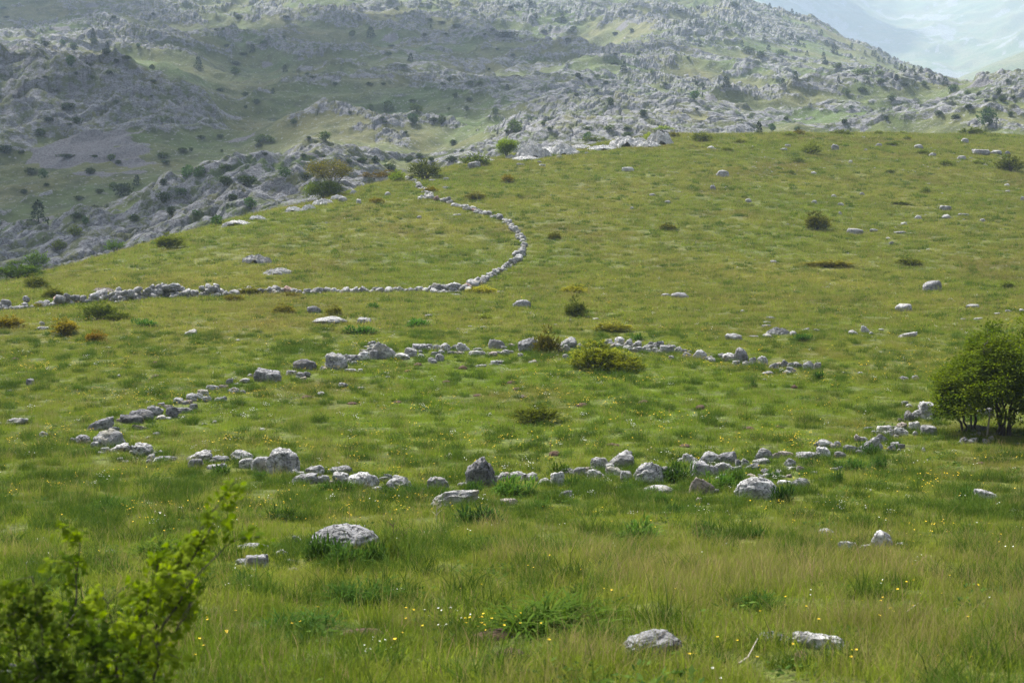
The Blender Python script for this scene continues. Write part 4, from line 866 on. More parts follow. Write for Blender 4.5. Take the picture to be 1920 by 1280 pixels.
JB = [(1026,664,46,50,'U',(1.05,.9,.75,1),'upright brown-green juniper bush beside the largest boulder of the far arc'),
 (1116,698,108,58,'J',(1.35,1.4,.9,1),'wide yellow-green juniper bush sprawling before the far arc'),
 (1170,699,62,38,'J',(1.5,1.5,.9,1),'low yellowish juniper bush joined to the right side of the sprawling one'),
 (1005,793,66,36,'J',(1.05,1.15,.9,1),'round green juniper bush alone inside the ring'),
 (1078,595,50,40,'U',(.85,.95,.85,1),'pointed green juniper bush on the meadow beyond the ring'),
 (190,601,52,38,'J',D_,'dark green juniper bush standing just below the left wall'),
 (222,601,36,18,'J',(.8,.95,.8,1),'low green juniper bush touching the dark one below the wall'),
 (115,629,56,33,'J',B_,'brownish round juniper bush at the left below the wall'),
 (181,643,36,25,'J',(1.5,.95,.7,1),'small rusty brown juniper bush right of the brownish round one'),
 (16,618,58,26,'J',B_,'brown juniper bush cut by the left edge'),
 (530,589,46,21,'J',(1.1,.95,.8,1),'low brown-green juniper bush below the thin part of the left wall'),
 (628,593,30,22,'J',(1.2,1.1,.8,1),'small olive juniper bush behind the long low boulder'),
 (905,551,48,15,'J',Y_,'yellow flat juniper bush at the foot of the curving wall'),
 (1080,551,50,17,'J',Y_,'yellow flat juniper bush right of the curving wall end'),
 (911,599,26,12,'J',G_,'small olive juniper bush left of the pointed one on the meadow'),
 (1150,622,52,18,'J',(1.2,1.1,.8,1),'low creeping juniper bush behind the sprawling juniper'),
 (466,553,40,17,'J',(1.15,1.05,.8,1),'olive juniper bush growing in the left wall'),(436,564,36,12,'J',(1.2,1.0,.75,1),'flat brownish juniper bush in front of the left wall'),
 (545,557,34,9,'J',(1.3,1.05,.75,1),'flat brown juniper bush in the gap of the left wall'),
 (65,541,44,28,'J',(1.0,1.05,.85,1),'olive green bush on the left slope near the wall'),(100,560,34,24,'U',(1,1,.8,1),'sparse upright bush behind the left end of the wall'),(70,578,14,12,'J',Y_,'tiny yellow-green bush growing in the left end of the wall'),
 (800,337,56,36,'J',(.78,.85,.8,1),'large dark juniper bush at the top of the curving wall'),(893,313,56,25,'J',(.75,.95,.75,1),'dark green wide bush on the crest left of the lime tree'),
 (952,343,30,15,'J',B_,'small brown juniper bush below the lime tree'),(892,375,36,15,'J',(1.0,.9,.75,1),'brown-green juniper bush above the middle of the curving wall'),(808,361,22,12,'J',B_,'small brown bush beside the upper curving wall'),
 (973,372,15,10,'J',D_,'tiny dark bush right of the curving wall'),(1043,448,28,14,'J',(1.0,.95,.75,1),'small round juniper bush right of the widest bend of the wall'),(1253,432,34,15,'J',(1.0,.95,.75,1),'low juniper bush alone in the middle of the hill'),
 (1528,432,48,34,'J',(.95,.9,.75,1),'large dark brown juniper bush on the upper right hill'),(1560,503,78,14,'J',(1.1,.95,.7,1),'very flat wide juniper mat on the right slope'),(1700,497,48,15,'J',(.9,.95,.75,1),'flat dark juniper bush right of the wide mat'),
 (1885,542,32,16,'J',D_,'dark juniper bush at the right edge of the slope'),(1523,290,38,24,'J',(.95,1.05,.8,1),'green juniper bush on the hill just below the crest'),(1313,267,36,19,'J',(.9,1,.75,1),'green juniper bush at the crest right of the white outcrops'),
 (1387,270,18,9,'J',(1,1,.75,1),'tiny olive bush right of the crest juniper'),(1362,284,22,9,'J',G_,'low olive bush below the crest outcrops'),(1497,306,22,11,'J',D_,'small dark bush lower left of the green crest juniper'),
 (1478,257,20,10,'J',G_,'dark bush on the skyline left of the middle crest'),(1498,254,24,11,'J',(1.2,.95,.7,1),'brown bush on the skyline beside the dark one'),(1577,253,32,10,'J',(1.0,1.15,.85,1),'yellow-green flat bush on the skyline'),(1648,253,18,9,'J',G_,'small green bush on the skyline'),(1692,252,14,6,'J',G_,'tiny olive bush on the skyline'),
 (1824,253,38,15,'J',D_,'dark wide bush on the right skyline'),(1892,322,58,30,'J',(.8,.85,.7,1),'large dark juniper bush at the right edge high on the hill'),(1773,311,22,11,'J',G_,'small dark bush left of the big edge juniper'),(1700,263,16,8,'J',G_,'small bush among crest stones'),
 (1672,274,30,8,'J',D_,'low dark creeping bush near the right crest'),(1730,290,20,9,'J',D_,'low dark bush among the pale crest stones'),(1834,308,20,8,'J',G_,'low bush under the row of crest stones'),(1735,363,22,13,'J',D_,'small dark bush in the middle of the right hill'),(1668,326,14,8,'J',D_,'tiny dark bush on the right hill'),
 (1705,262,12,7,'J',Y_,'tiny yellow-green bush near the crest'),(705,381,24,12,'J',B_,'small brown bush on the left slope below the wall top'),(1482,327,16,8,'J',D_,'tiny dark bush below the green crest juniper'),(1545,275,10,5,'J',D_,'tiny dark cushion at the right crest'),
 (1685,384,26,6,'J',D_,'dark low tuft bush on the middle right slope'),(1395,372,18,6,'J',D_,'low dark cushion bush on the upper hill'),(1905,508,12,7,'J',D_,'small dark bush at the far right slope'),(1113,270,44,10,'J',(.8,.95,.7,1),'dark shrubs between the white crest outcrops'),
 (1216,263,20,15,'J',(1.7,1.9,.9,1),'yellow-green shrub left of the highest crest outcrop'),(1243,249,24,9,'J',(1.5,1.8,.9,1),'yellow-green shrub on top of the highest outcrop'),(1262,258,22,11,'J',(.9,.8,.7,1),'dark brown shrub right of the highest outcrop'),
 (718,341,54,17,'J',(1.1,.75,.65,1),'reddish brown bush on the left crest'),(746,341,30,23,'J',(1.5,1.9,.9,1),'lime green bush at the top of the curving wall'),
 (35,524,66,34,'J',(.62,.95,.7,1),'dark green thicket at the left edge behind the crest'),(72,504,44,32,'J',(.9,1.35,.8,1),'fresh green bush rising behind the left crest'),(318,466,44,30,'J',(1.0,1.1,.75,1),'olive bush on the left crest'),(214,473,30,22,'J',(.85,1.3,.8,1),'green bush behind the left crest'),(112,470,30,20,'J',D_,'dark bush behind the left crest'),(140,446,30,20,'J',D_,'dark rounded bush below the rock spur'),
]
_rg = random.Random(31)
_P = at_many([(q[0], q[1]) for q in JB])
for q, p in zip(JB, _P):
    W = q[2] * p[1] / F; H = q[3] * p[1] / F
    big = q[2] * q[3] > 330
    bush_object('juniper_bush', (JUNU if q[4] == 'U' else JUN) if p[1] < 140 else JUNS, p, W * .93, H, q[5], q[6], 'juniper bush', 'juniper bushes on the meadow', _rg, big)

# crown of leaf clusters on forked stems
def tree_thing(name, loc, stems, crown, nclus, leaves, leaf, seed, label, cat, mat, colr, trunk_r=0.05, clus_r=0.2, bark=M_BARK, tint_up=0.5):
    """stems: list of polylines (local); crown(rg) -> one cluster centre (local)"""
    rg = np.random.RandomState(seed); r = bpy.data.objects.new(name, None); COL.objects.link(r); r.location = loc; r.empty_display_size = 0.3; tag(r, label, cat)
    nodes = []
    for st in stems:
        P = np.array(st, float); t = np.linspace(0, 1, 14); k = np.linspace(0, 1, len(P))
        Q = np.stack([np.interp(t, k, P[:, i]) for i in range(3)], 1); Q[1:-1] += rg.normal(size=(12, 3)) * 0.03
        mb = MB(); tube(mb, Q, np.linspace(trunk_r, trunk_r * 0.3, 14) * rg.uniform(.8, 1.2), 7); link('trunk', mb.mesh('trunk', bark), r)
        nodes.append(Q[4:])
    nodes = np.concatenate(nodes); C = np.array([crown(rg) for _ in range(nclus)])
    tw = MB(); fo = MB()
    zmin, zmax = C[:, 2].min(), C[:, 2].max()
    for c in C:
        d = np.linalg.norm(nodes - c, axis=1) + np.maximum(nodes[:, 2] - c[2], 0) * 1.5; b = nodes[d.argmin()]
        mid = (b + c) / 2 + rg.normal(size=3) * 0.08 + [0, 0, 0.06]
        tube(tw, [b, mid, c], [trunk_r * .3, trunk_r * .18, trunk_r * .06], 4)
        n = int(leaves * rg.uniform(.6, 1.4)); off = rg.normal(size=(n, 3)) * clus_r * np.array([1, 1, .55]) * .6
        dr = off / (np.linalg.norm(off, axis=1)[:, None] + 1e-6) + rg.normal(size=(n, 3)) * .5
        V, Q = leaf_quads(c + off, dr, rg.uniform(.7, 1.3, n) * leaf, rg.uniform(.45, .7, n) * leaf, rg)
        ti = np.clip(rg.normal(.45, .18) + rg.normal(0, .12, n), 0, 1)
        fo.add(V, None, Q, np.repeat(ti, 4))
    o = link('branch', tw.mesh('branch', bark), r); o = link('crown', fo.mesh('crown', mat, False), r); o.color = colr
    return r
# hawthorn at the right edge
_hp = at_many([(1880, 815), (951, 297), (618, 372), (1040, 985)])
hp = Vector(_hp[0]); KEEP_OUT.append((hp.x, hp.y, 0.5, 1))
_hk = hp.y / F
def haw(rg):
    while True:
        a = rg.uniform(0, 6.28); q = rg.uniform(0, 1); rr = math.sqrt(rg.uniform(.05, 1))
        X = rr * math.cos(a); Yq = rr * math.sin(a)
        top = math.sqrt(max(0.0, 1 - 0.85 * rr * rr)); z0 = 0.60 + 0.45 * (1 - rr); zt = 3.12 * top * (0.90 + .12 * math.sin(3 * a + 1) + .10 * math.sin(7 * X + 5 * Yq))
        if zt < z0 + .1: zt = z0 + .25
        z = z0 + (zt - z0) * (q ** .55)
        if rr < .5 and z < 1.4 and rg.rand() < .8: continue
        if math.sin(4.1 * X * 1.95 + 1) * math.sin(3.7 * Yq * 1.9) * math.sin(3.9 * z) > .6: continue
        return (X * 1.95 * (0.9 + .12 * math.sin(2 * a + .6) + .08 * math.sin(5 * z)), Yq * 1.9, z)
_rg2 = random.Random(5); stems = []
for i in range(11):
    a = i * 0.571 + _rg2.uniform(-.2, .2); b = _rg2.uniform(.05, .22); e = _rg2.uniform(.5, 1.2)
    stems.append([(b * math.cos(a), b * math.sin(a), -.1), (b * 1.6 * math.cos(a), b * 1.6 * math.sin(a), .55), (e * .6 * math.cos(a), e * .6 * math.sin(a), 1.25), (e * math.cos(a), e * math.sin(a), 2.1 + _rg2.uniform(-.2, .5))])
stems += [[(-.95, .3, -.1), (-.98, .3, .5), (-1.1, .25, 1.0), (-1.35, .2, 1.4)], [(-.98, .35, -.1), (-1.2, .35, .6), (-1.5, .4, 1.1)], [(-.72, .5, -.1), (-.7, .5, .7), (-.6, .4, 1.5)], [(-.6, .4, -.1), (-.62, .45, .8), (-.75, .4, 1.6)]]
tree_thing('hawthorn_tree', hp, stems, haw, 800, 95, 0.085, 44, 'broad many-stemmed green hawthorn tree at the right edge', 'tree', M_LEAF, (.72, .70, .62, 1), 0.04, 0.20)
def blob(rx, rz, zc):
    def f(rg):
        v = rg.normal(size=3); v /= np.linalg.norm(v); rr = rg.uniform(.25, 1) ** .5
        return (v[0] * rx * rr, v[1] * rx * rr, zc + v[2] * rz * rr * (1 + .15 * math.sin(5 * v[0])))
    return f
lp = Vector(_hp[1]); s = lp.y / F
tree_thing('lime_green_tree', lp, [[(0, 0, -.2), (0, 0, 8 * s), (2 * s, 0, 20 * s)], [(0, 0, -.1), (-3 * s, 0, 12 * s), (-8 * s, 0, 24 * s)]], blob(17 * s, 13 * s, 22 * s), 90, 70, 0.16, 45, 'small lime green tree with rounded crown on the crest', 'tree', M_LEAF, (1.5, 1.5, 1.0, 1), 0.11, 0.42)
bp = Vector(_hp[2]); s = bp.y / F
tree_thing('brownish_tree', bp, [[(0, 0, -.2), (2 * s, 0, 25 * s), (10 * s, 0, 55 * s)], [(0, 0, -.2), (-6 * s, 0, 30 * s), (-22 * s, 0, 52 * s)], [(4 * s, 0, -.2), (16 * s, 0, 30 * s), (32 * s, 0, 50 * s)]], blob(44 * s, 17 * s, 54 * s), 120, 34, 0.16, 46, 'thin brownish spring tree behind the left crest', 'tree', M_LEAF, (.95, .62, .85, 1), 0.11, 0.42)
tree_thing('green_shrub', bp + Vector((-.6, -1.0, 0)), [[(0, 0, -.2), (-3 * s, 0, 16 * s), (-14 * s, 0, 26 * s)], [(0, 0, -.2), (6 * s, 0, 18 * s), (14 * s, 0, 28 * s)]], blob(34 * s, 15 * s, 17 * s), 110, 55, 0.15, 47, 'dense green shrub under the brownish tree on the left crest', 'shrub', M_LEAF, (.85, .85, .8, 1), 0.08, 0.42)

# leafy herbs and fern tufts
def herb_mesh(seed, n, ln, wd, arch, forked=False, matl=None):
    """rounded mound of narrow leaves carried on short stems"""
    rg = np.random.RandomState(seed); mb = MB(); lob = [(rg.normal() * .10, rg.normal() * .10, rg.uniform(.10, .22), rg.uniform(.10, .19)) for _ in range(7)]
    for i in range(n):
        lx, ly, lz, lr = lob[rg.randint(7)]; v = rg.normal(size=3); v[2] = abs(v[2]) * .9 + .05; v /= np.linalg.norm(v); q = rg.uniform(.3, 1)
        b = np.array([lx, ly, 0]) + v * np.array([lr, lr, lz]) * q; a = math.atan2(v[1], v[0]) + rg.normal() * .6; el = rg.uniform(.1, 1.2) * (0.5 + v[2]); L = ln * rg.uniform(.6, 1.2); w_ = wd * rg.uniform(.7, 1.2)
        t = np.linspace(0, 1, 4); et = el - arch * t; d = np.stack([np.cos(et) * math.cos(a), np.cos(et) * math.sin(a), np.sin(et)], 1) * (L / 3)
        P = np.concatenate([[b], b + np.cumsum(d[:-1], 0)]); S = np.array([-math.sin(a), math.cos(a), 0]); ww = w_ * np.array([.3, 1, .8, .05]); k = np.arange(3)
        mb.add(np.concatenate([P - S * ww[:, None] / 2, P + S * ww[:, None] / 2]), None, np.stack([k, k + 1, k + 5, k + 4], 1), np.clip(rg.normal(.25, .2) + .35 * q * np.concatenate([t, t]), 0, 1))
        if i % 6 == 0: tube(mb, [(lx * .3, ly * .3, -.02), tuple(b)], [.004, .002], 4, .2)
    return mb.mesh('herb', matl or M_HERB, False)
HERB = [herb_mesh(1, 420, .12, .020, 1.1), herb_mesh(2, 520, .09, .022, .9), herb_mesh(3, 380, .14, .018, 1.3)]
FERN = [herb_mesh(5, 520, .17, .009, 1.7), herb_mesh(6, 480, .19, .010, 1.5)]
HB = [(972,930,64,34,'h',G_,'broad leafy herb clump right below the upright boulder'),(1013,958,42,26,'f',G_,'round arching grass-like tuft in front of the near arc'),(890,990,80,42,'h',(.8,.95,1.1,1),'large bluish leafy herb below the wide wedge boulder'),
 (650,1066,96,46,'h',(.75,.85,.8,1),'dark leafy herb covering the front of the dome boulder'),(598,1056,56,50,'h',(.9,1,.9,1),'nettle-like leafy stems left of the dome boulder'),(700,1064,60,44,'h',(.8,.9,.8,1),'leafy herb right of centre before the dome boulder'),(738,1058,58,48,'h',(1.35,1.1,.8,1),'brownish leafy clump at the right of the dome boulder'),
 (1205,1012,76,32,'h',G_,'spreading leafy herb in the grass below the ring'),(1278,902,54,34,'h',(.9,1,.9,1),'leafy herb growing behind the pinkish pointed stone'),(1345,920,44,32,'h',G_,'leafy herb between tilted slab and round-backed boulder'),(1475,944,44,36,'h',(.6,.75,.75,1),'dark leafy tuft at the right of the round-backed boulder'),
 (1385,905,30,22,'h',(1,1.1,.9,1),'light green herb above the round-backed boulder'),(1570,906,22,26,'h',(.75,.9,.85,1),'small dark herb on the grass right of the near arc'),(1598,884,46,24,'h',(.85,1,.9,1),'leafy herb patch below the right part of the near arc'),(1653,888,24,30,'h',(.6,.75,.7,1),'dark upright herb right of the leafy patch'),(1512,878,24,18,'h',(.9,1.05,.9,1),'small bright herb below the oblong slab'),
 (1078,916,38,24,'h',(.8,.95,.8,1),'leafy tuft right of the white squarish stone'),(1050,890,40,22,'h',(1,1,.7,1),'yellowish herb behind the near arc stones'),(1228,944,44,26,'f',(1,1.15,.9,1),'arching light green tuft below the whale-backed boulder'),(1324,998,40,30,'f',(.85,1,.85,1),'round dark green tuft on the lower meadow'),(1270,965,42,26,'f',(.85,1,.9,1),'arching tuft below the tilted slab'),
 (1535,713,24,17,'h',(.75,1,.8,1),'small dark herb right of the end of the far arc'),(1412,727,20,16,'f',(.7,.8,.7,1),'dark grass tuft on the meadow below the far arc'),(670,625,60,14,'h',(.9,1.1,.9,1),'low green herb patch left of the meadow boulders'),(785,612,50,14,'h',(.9,1.15,.9,1),'low green herb patch behind the far arc'),(265,612,40,12,'h',(.8,1.1,.8,1),'low green herb patch under the left wall'),(700,578,26,9,'h',(.85,1.1,.8,1),'small green herb patch below the thin wall'),
 (1195,640,24,14,'h',(.7,1.0,.8,1),'green tuft behind the white peaked stone'),(1500,640,44,14,'h',(.7,.85,.75,1),'dark green patch right of the broken outcrop stone'),(1020,875,0,0,'h',G_,''),(530,975,60,34,'f',(.7,.8,.6,1),'large dark grass tussock behind the leafy shrub'),(200,960,70,30,'f',(.75,.85,.65,1),'dark green tussock on the left meadow slope'),(670,1138,110,44,'f',(.7,.85,.7,1),'wide dark tussock left of the foreground centre'),(1010,1185,190,60,'f',(1.25,1.3,.9,1),'biggest lush green tussock in the foreground centre'),(450,1100,70,30,'f',(.75,.9,.75,1),'dark tussock right of the leafy shrub'),(560,1185,120,40,'f',(.75,.95,.85,1),'bluish green tussock in the left foreground'),(1420,1150,90,40,'f',(.8,.95,.75,1),'dark tussock left of the low mottled rock'),(1330,1018,50,20,'h',(.8,.9,.75,1),'spiky herb at the edge of the brown grass'),(1425,1010,36,18,'h',(.75,.95,.75,1),'small spiky herb right of the brown grass edge'),
 (1640,880,40,24,'f',(.75,.9,.8,1),'soft green tussock under the thin tilted slab'),(1815,940,44,22,'h',(.7,.8,.65,1),'dark herb beside the flat pale stone at right'),(300,1050,90,36,'h',(1.3,1.2,.9,1),'young leafy herb behind the foreground shrub')]
_rw = random.Random(8); _line = [(360, 884), (500, 892), (600, 912), (700, 922), (800, 924), (900, 920), (1040, 920), (1150, 905), (1240, 915), (1360, 905), (1480, 890), (1580, 868), (1680, 830), (1760, 800)]
for k_ in range(24):
    px_ = 372 + k_ * 57 + _rw.uniform(-18, 18); py_ = float(np.interp(px_, [q[0] for q in _line], [q[1] for q in _line])) + _rw.uniform(2, 16); w_ = _rw.uniform(20, 38)
    HB.append((px_, py_, w_, w_ * .55, _rw.choice('hhf'), _rw.choice([(.85, 1, .85, 1), (1, 1.1, .85, 1), (.7, .85, .75, 1)]), f'small leafy weed at the foot of the near arc, {oth(k_)} from the left'))
HB = [q for q in HB if q[2]]
_P = at_many([(q[0], q[1]) for q in HB])
for q, p in zip(HB, _P):
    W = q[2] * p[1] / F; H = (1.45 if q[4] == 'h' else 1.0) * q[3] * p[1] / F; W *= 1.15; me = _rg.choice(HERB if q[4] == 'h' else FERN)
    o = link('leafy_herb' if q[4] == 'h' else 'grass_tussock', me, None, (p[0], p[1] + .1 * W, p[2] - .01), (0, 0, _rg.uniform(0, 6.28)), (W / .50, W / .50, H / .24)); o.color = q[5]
    tag(o, q[6], 'herb' if q[4] == 'h' else 'grass tuft', 'leafy herbs around the ring' if q[4] == 'h' else 'grass tussocks on the meadow'); KEEP_OUT.append((p[0], p[1], W * .3, H))

# molehills and patches of bare soil
MH = [(868,693,18,9,''),(783,686,18,7,''),(765,698,16,6,''),(958,719,18,6,''),(970,732,18,7,''),(982,747,15,8,''),(895,743,18,5,''),(1093,763,24,9,''),(1314,767,22,9,''),(1490,728,14,8,''),(1208,757,22,8,''),(1040,854,26,10,''),(837,718,18,6,''),(575,747,22,7,''),(292,708,18,6,''),(27,676,16,7,''),(290,682,12,6,''),(1405,806,24,7,''),(1860,861,20,5,''),(1840,870,18,5,''),(1540,902,16,8,''),(1462,803,20,5,''),(660,758,20,5,''),(745,755,18,4,''),(1150,836,26,5,''),(1285,838,22,6,''),
 (920,1200,60,16,''),(962,1236,54,17,''),(677,1196,56,15,''),(1510,1240,40,12,'')]
def mole_mesh(seed):
    V, T = ico(3); rg = np.random.RandomState(seed); o = rg.uniform(-9, 9, 3)
    P = V * np.array([.5, .5, 1.0]); r = 1 + .22 * perlin(*(V * 2.1 + o).T) + .12 * perlin(*(V * 6 + o).T); P = P * r[:, None]; P[:, 2] = np.maximum(P[:, 2], -.2)
    return mk_mesh('molehill', P, [T], True, [M_SOIL])
MO = [mole_mesh(i) for i in range(3)]; _P = at_many([(q[0], q[1]) for q in MH])
srt = sorted(range(len(MH)), key=lambda i: MH[i][0])
near_ = [i for i in srt if MH[i][1] > 1100]; far_ = [i for i in srt if MH[i][1] <= 1100]
for lst, txt in ((near_, 'bare patch of reddish soil in the foreground grass'), (far_, 'small brown molehill in the ring meadow')):
    for k, i in enumerate(lst):
        q, p = MH[i], _P[i]; W = q[2] * p[1] / F; H = q[3] * p[1] / F
        o = link('molehill' if lst is far_ else 'soil_patch', MO[i % 3], None, (p[0], p[1] + .3 * W, p[2]), (0, 0, i * 1.3), (W, W * (.9 if lst is far_ else 1.5), max(.05, H * .8) if lst is far_ else .06)); tag(o, f'{txt}, {oth(k)} from the left', 'molehill' if lst is far_ else 'bare soil', 'molehills' if lst is far_ else 'bare soil patches')
        KEEP_OUT.append((p[0], p[1] + .2 * W, W * (.62 if lst is far_ else .85), 1))

# dead sticks
def stick(pts, rad, label, seed):
    P = np.array([ray_point(x, y, d) for x, y, d in pts]); g = ground(P[:, 0], P[:, 1]); mb = MB()
    Q = np.stack([np.interp(np.linspace(0, 1, 12), np.linspace(0, 1, len(P)), P[:, i]) for i in range(3)], 1); Q[1:-1] += np.random.RandomState(seed).normal(size=(10, 3)) * rad * .7
    tube(mb, Q, np.linspace(rad, rad * .4, 12), 6); tag(link('dead_stick', mb.mesh('dead_stick', M_DEAD)), label, 'stick')
_q = at_many([(1385, 1258), (1402, 1246), (1420, 1222), (1700, 1166), (1722, 1158), (1790, 820), (1890, 800), (1815, 835), (1810, 790)])
for ids, rad, lab, lift in (((0, 1, 2), .008, 'bleached crooked stick lying in the foreground grass', .06), ((3, 4), .006, 'thin dead twig in the right foreground grass', .10)):
    P = _q[list(ids)] + [0, 0, lift]; P[-1, 2] += .05; mb = MB(); Q = np.stack([np.interp(np.linspace(0, 1, 9), np.linspace(0, 1, len(P)), P[:, i]) for i in range(3)], 1); tube(mb, Q, np.linspace(rad, rad * .5, 9), 6); tag(link('dead_stick', mb.mesh('dead_stick', M_DEAD)), lab, 'stick')
P = np.array([hp + Vector(v) for v in ((-.55, -.35, 0), (-.5, -.33, .5), (-.32, -.25, 1.0))]); mb = MB(); tube(mb, P, [.028, .022, .014], 6); tag(link('dead_stick', mb.mesh('dead_stick', M_DEAD)), 'pale dead stem leaning against the hawthorn tree', 'stick')
# dry flower stalks
def stalk(px, py, h, label, tw):
    p = at_many([(px, py)])[0]; H = h * p[1] / F; mb = MB(); rg = np.random.RandomState(px)
    tube(mb, [p, p + [.01, 0, H * .6], p + [.02, 0, H]], [.008, .006, .004], 5)
    for _ in range(tw):
        a = rg.uniform(0, 6.28); z = H * rg.uniform(.3, .95); b = p + [.01, 0, z]; tube(mb, [b, b + [.09 * math.cos(a), .09 * math.sin(a), .07]], [.005, .003], 4)
    tag(link('dry_stalk', mb.mesh('dry_stalk', M_DEAD if tw > 6 else plain_mat('brown_stalk', (.11, .075, .04)))), label, 'dry plant')
stalk(818, 978, 36, 'dry grey branching stalk below the wide wedge boulder', 12); stalk(736, 1022, 44, 'tall thin brown stalk right of the dome boulder', 5); stalk(755, 1022, 34, 'shorter brown stalk beside the tall thin one', 5); stalk(1032, 850, 24, 'thin brown stalk standing beside a molehill in the ring', 4)

# ------------------------------------------------------------------ shrub in the near left corner (out of focus)
def lobed_leaf():
    pts = [(0, 0), (.16, .06), (.42, .02), (.34, .2), (.52, .42), (.3, .44), (.26, .66), (.12, .7), (0, 1.0)]
    L_ = [(x, y) for x, y in pts]; Rr = [(-x, y) for x, y in reversed(pts[1:-1])]
    A = np.array(L_ + Rr); return A
LOB = lobed_leaf()
def lobed_leaves(mb, C, D, size, rg, tint):
    n = len(C); D = D / np.linalg.norm(D, axis=1)[:, None]; up = rg.normal(size=(n, 3)) * .55 + [0, -.25, 1.0]; S = np.cross(D, up); S /= np.linalg.norm(S, axis=1)[:, None]; Nn = np.cross(S, D)
    m = len(LOB); V = C[:, None, :] + size[:, None, None] * (LOB[None, :, 0, None] * S[:, None, :] + LOB[None, :, 1, None] * D[:, None, :] + (-.25 * LOB[None, :, 1, None] ** 2 - .25 * np.abs(LOB[None, :, 0, None])) * Nn[:, None, :])
    cen = C + size[:, None] * (.38 * D); V = np.concatenate([V, cen[:, None, :]], 1).reshape(-1, 3)
    k = np.arange(m); tri = np.stack([np.full(m, m), k, (k + 1) % m], 1); T = (np.arange(n)[:, None, None] * (m + 1) + tri[None]).reshape(-1, 3)
    mb.add(V, T, None, np.repeat(tint, m + 1))
def near_shrub(base, branches, label, seed, colr, dens=26, leaf=.048):
    rg = np.random.RandomState(seed); b = Vector(base); r = bpy.data.objects.new('leafy_shrub', None); COL.objects.link(r); r.location = b; r.empty_display_size = .1; tag(r, label, 'shrub', 'leafy shrubs in the near left corner')
    fo = MB()
    for pts, rad, lf in branches:
        P = np.array([np.array(ray_point(*q)) - np.array(b) for q in pts]); n = 14
        Q = np.stack([np.interp(np.linspace(0, 1, n), np.linspace(0, 1, len(P)), P[:, i]) for i in range(3)], 1); Q[1:-1] += rg.normal(size=(n - 2, 3)) * .006
        mb = MB(); tube(mb, Q, np.linspace(rad, rad * .3, n), 6)
        ends = []
        for _ in range(int(lf * 1.2)):                # side twigs
            t = rg.uniform(.3, 1); o_ = np.array([np.interp(t, np.linspace(0, 1, n), Q[:, i]) for i in range(3)]); d = rg.normal(size=3) * [1, 1, .6] + [0, 0, .5]; d /= np.linalg.norm(d); L = rg.uniform(.05, .17)
            e = o_ + d * L; tube(mb, [o_, o_ + d * L * .5 + [0, 0, .01], e], [rad * .25, rad * .18, .0015], 4); ends.append((o_, e, d))
        link('branch', mb.mesh('branch', M_BARK), r)
        for o_, e, d in ends:
            k = int(dens * rg.uniform(.5, 1.2)); q = rg.uniform(.2, 1.05, k)[:, None]; C = o_ * (1 - q) + e * q + rg.normal(size=(k, 3)) * .022
            lobed_leaves(fo, C, d + rg.normal(size=(k, 3)) * .8 + [0, 0, -.1], leaf * rg.uniform(.55, 1.15, k), rg, np.clip(rg.normal(.55, .2) + rg.normal(0, .12, k), 0, 1))
    o = link('foliage', fo.mesh('foliage', M_LEAF, False), r); o.color = colr
    return r
g0 = lambda px, Y: (lambda x: (x, Y, float(ground(np.array([x]), np.array([Y]))[0])))(float(Uof(px, 1250) * Y))
near_shrub(g0(250, 6.3), [
 ([(250, 1500, 6.3), (270, 1230, 6.3), (320, 1100, 6.25), (400, 980, 6.2)], .011, 14), ([(250, 1480, 6.3), (215, 1230, 6.4), (280, 1120, 6.4), (365, 1030, 6.5)], .010, 12),
 ([(260, 1400, 6.2), (300, 1180, 6.1), (355, 1090, 6.0), (440, 1010, 6.0)], .007, 11), ([(300, 1120, 6.2), (340, 1040, 6.2), (410, 945, 6.2)], .006, 9), ([(255, 1400, 6.3), (262, 1200, 6.2), (296, 1060, 6.1)], .006, 9),
 ([(240, 1450, 6.3), (180, 1230, 6.3), (140, 1120, 6.4), (150, 1010, 6.5)], .008, 12), ([(240, 1400, 6.2), (225, 1220, 6.1), (195, 1120, 6.0)], .006, 10), ([(270, 1450, 6.1), (290, 1280, 6.0), (295, 1200, 6.0)], .006, 10), ([(330, 1180, 6.0), (365, 1120, 6.0), (330, 1180, 6.0), (375, 1105, 5.9)], .004, 1)],
 'sunlit green leafy shrub with a branch reaching up to the right', 61, (1.25, 1.25, .9, 1), 22, .044)
near_shrub(g0(40, 6.0), [
 ([(40, 1500, 6.0), (40, 1250, 6.0), (20, 1090, 6.0)], .008, 12), ([(60, 1500, 5.9), (85, 1230, 5.9), (60, 1080, 5.9)], .007, 13), ([(30, 1480, 6.1), (100, 1240, 6.2), (140, 1150, 6.2)], .007, 12), ([(20, 1500, 5.8), (0, 1250, 5.8), (-40, 1120, 5.8)], .007, 12), ([(60, 1480, 5.8), (140, 1280, 5.8), (180, 1190, 5.8)], .006, 10), ([(-60, 1480, 6.0), (-70, 1240, 6.0), (-60, 1130, 6.0)], .007, 12)],
 'darker low leafy shrub in the bottom left corner', 62, (.72, .75, .7, 1), 19, .042)
near_shrub(g0(130, 5.7), [
 ([(130, 1520, 5.7), (150, 1330, 5.7), (190, 1220, 5.7)], .006, 15), ([(110, 1520, 5.7), (100, 1320, 5.7), (60, 1230, 5.7)], .006, 15), ([(150, 1520, 5.6), (230, 1340, 5.6), (270, 1260, 5.6)], .006, 15), ([(100, 1520, 5.6), (20, 1330, 5.6), (-10, 1240, 5.6)], .006, 15), ([(200, 1520, 5.6), (290, 1380, 5.6), (310, 1290, 5.6)], .005, 12), ([(120, 1520, 5.5), (130, 1380, 5.5), (120, 1290, 5.5)], .005, 12)],
 'dark dense leafy undergrowth at the foot of the corner shrubs', 63, (.42, .5, .5, 1), 18, .040)

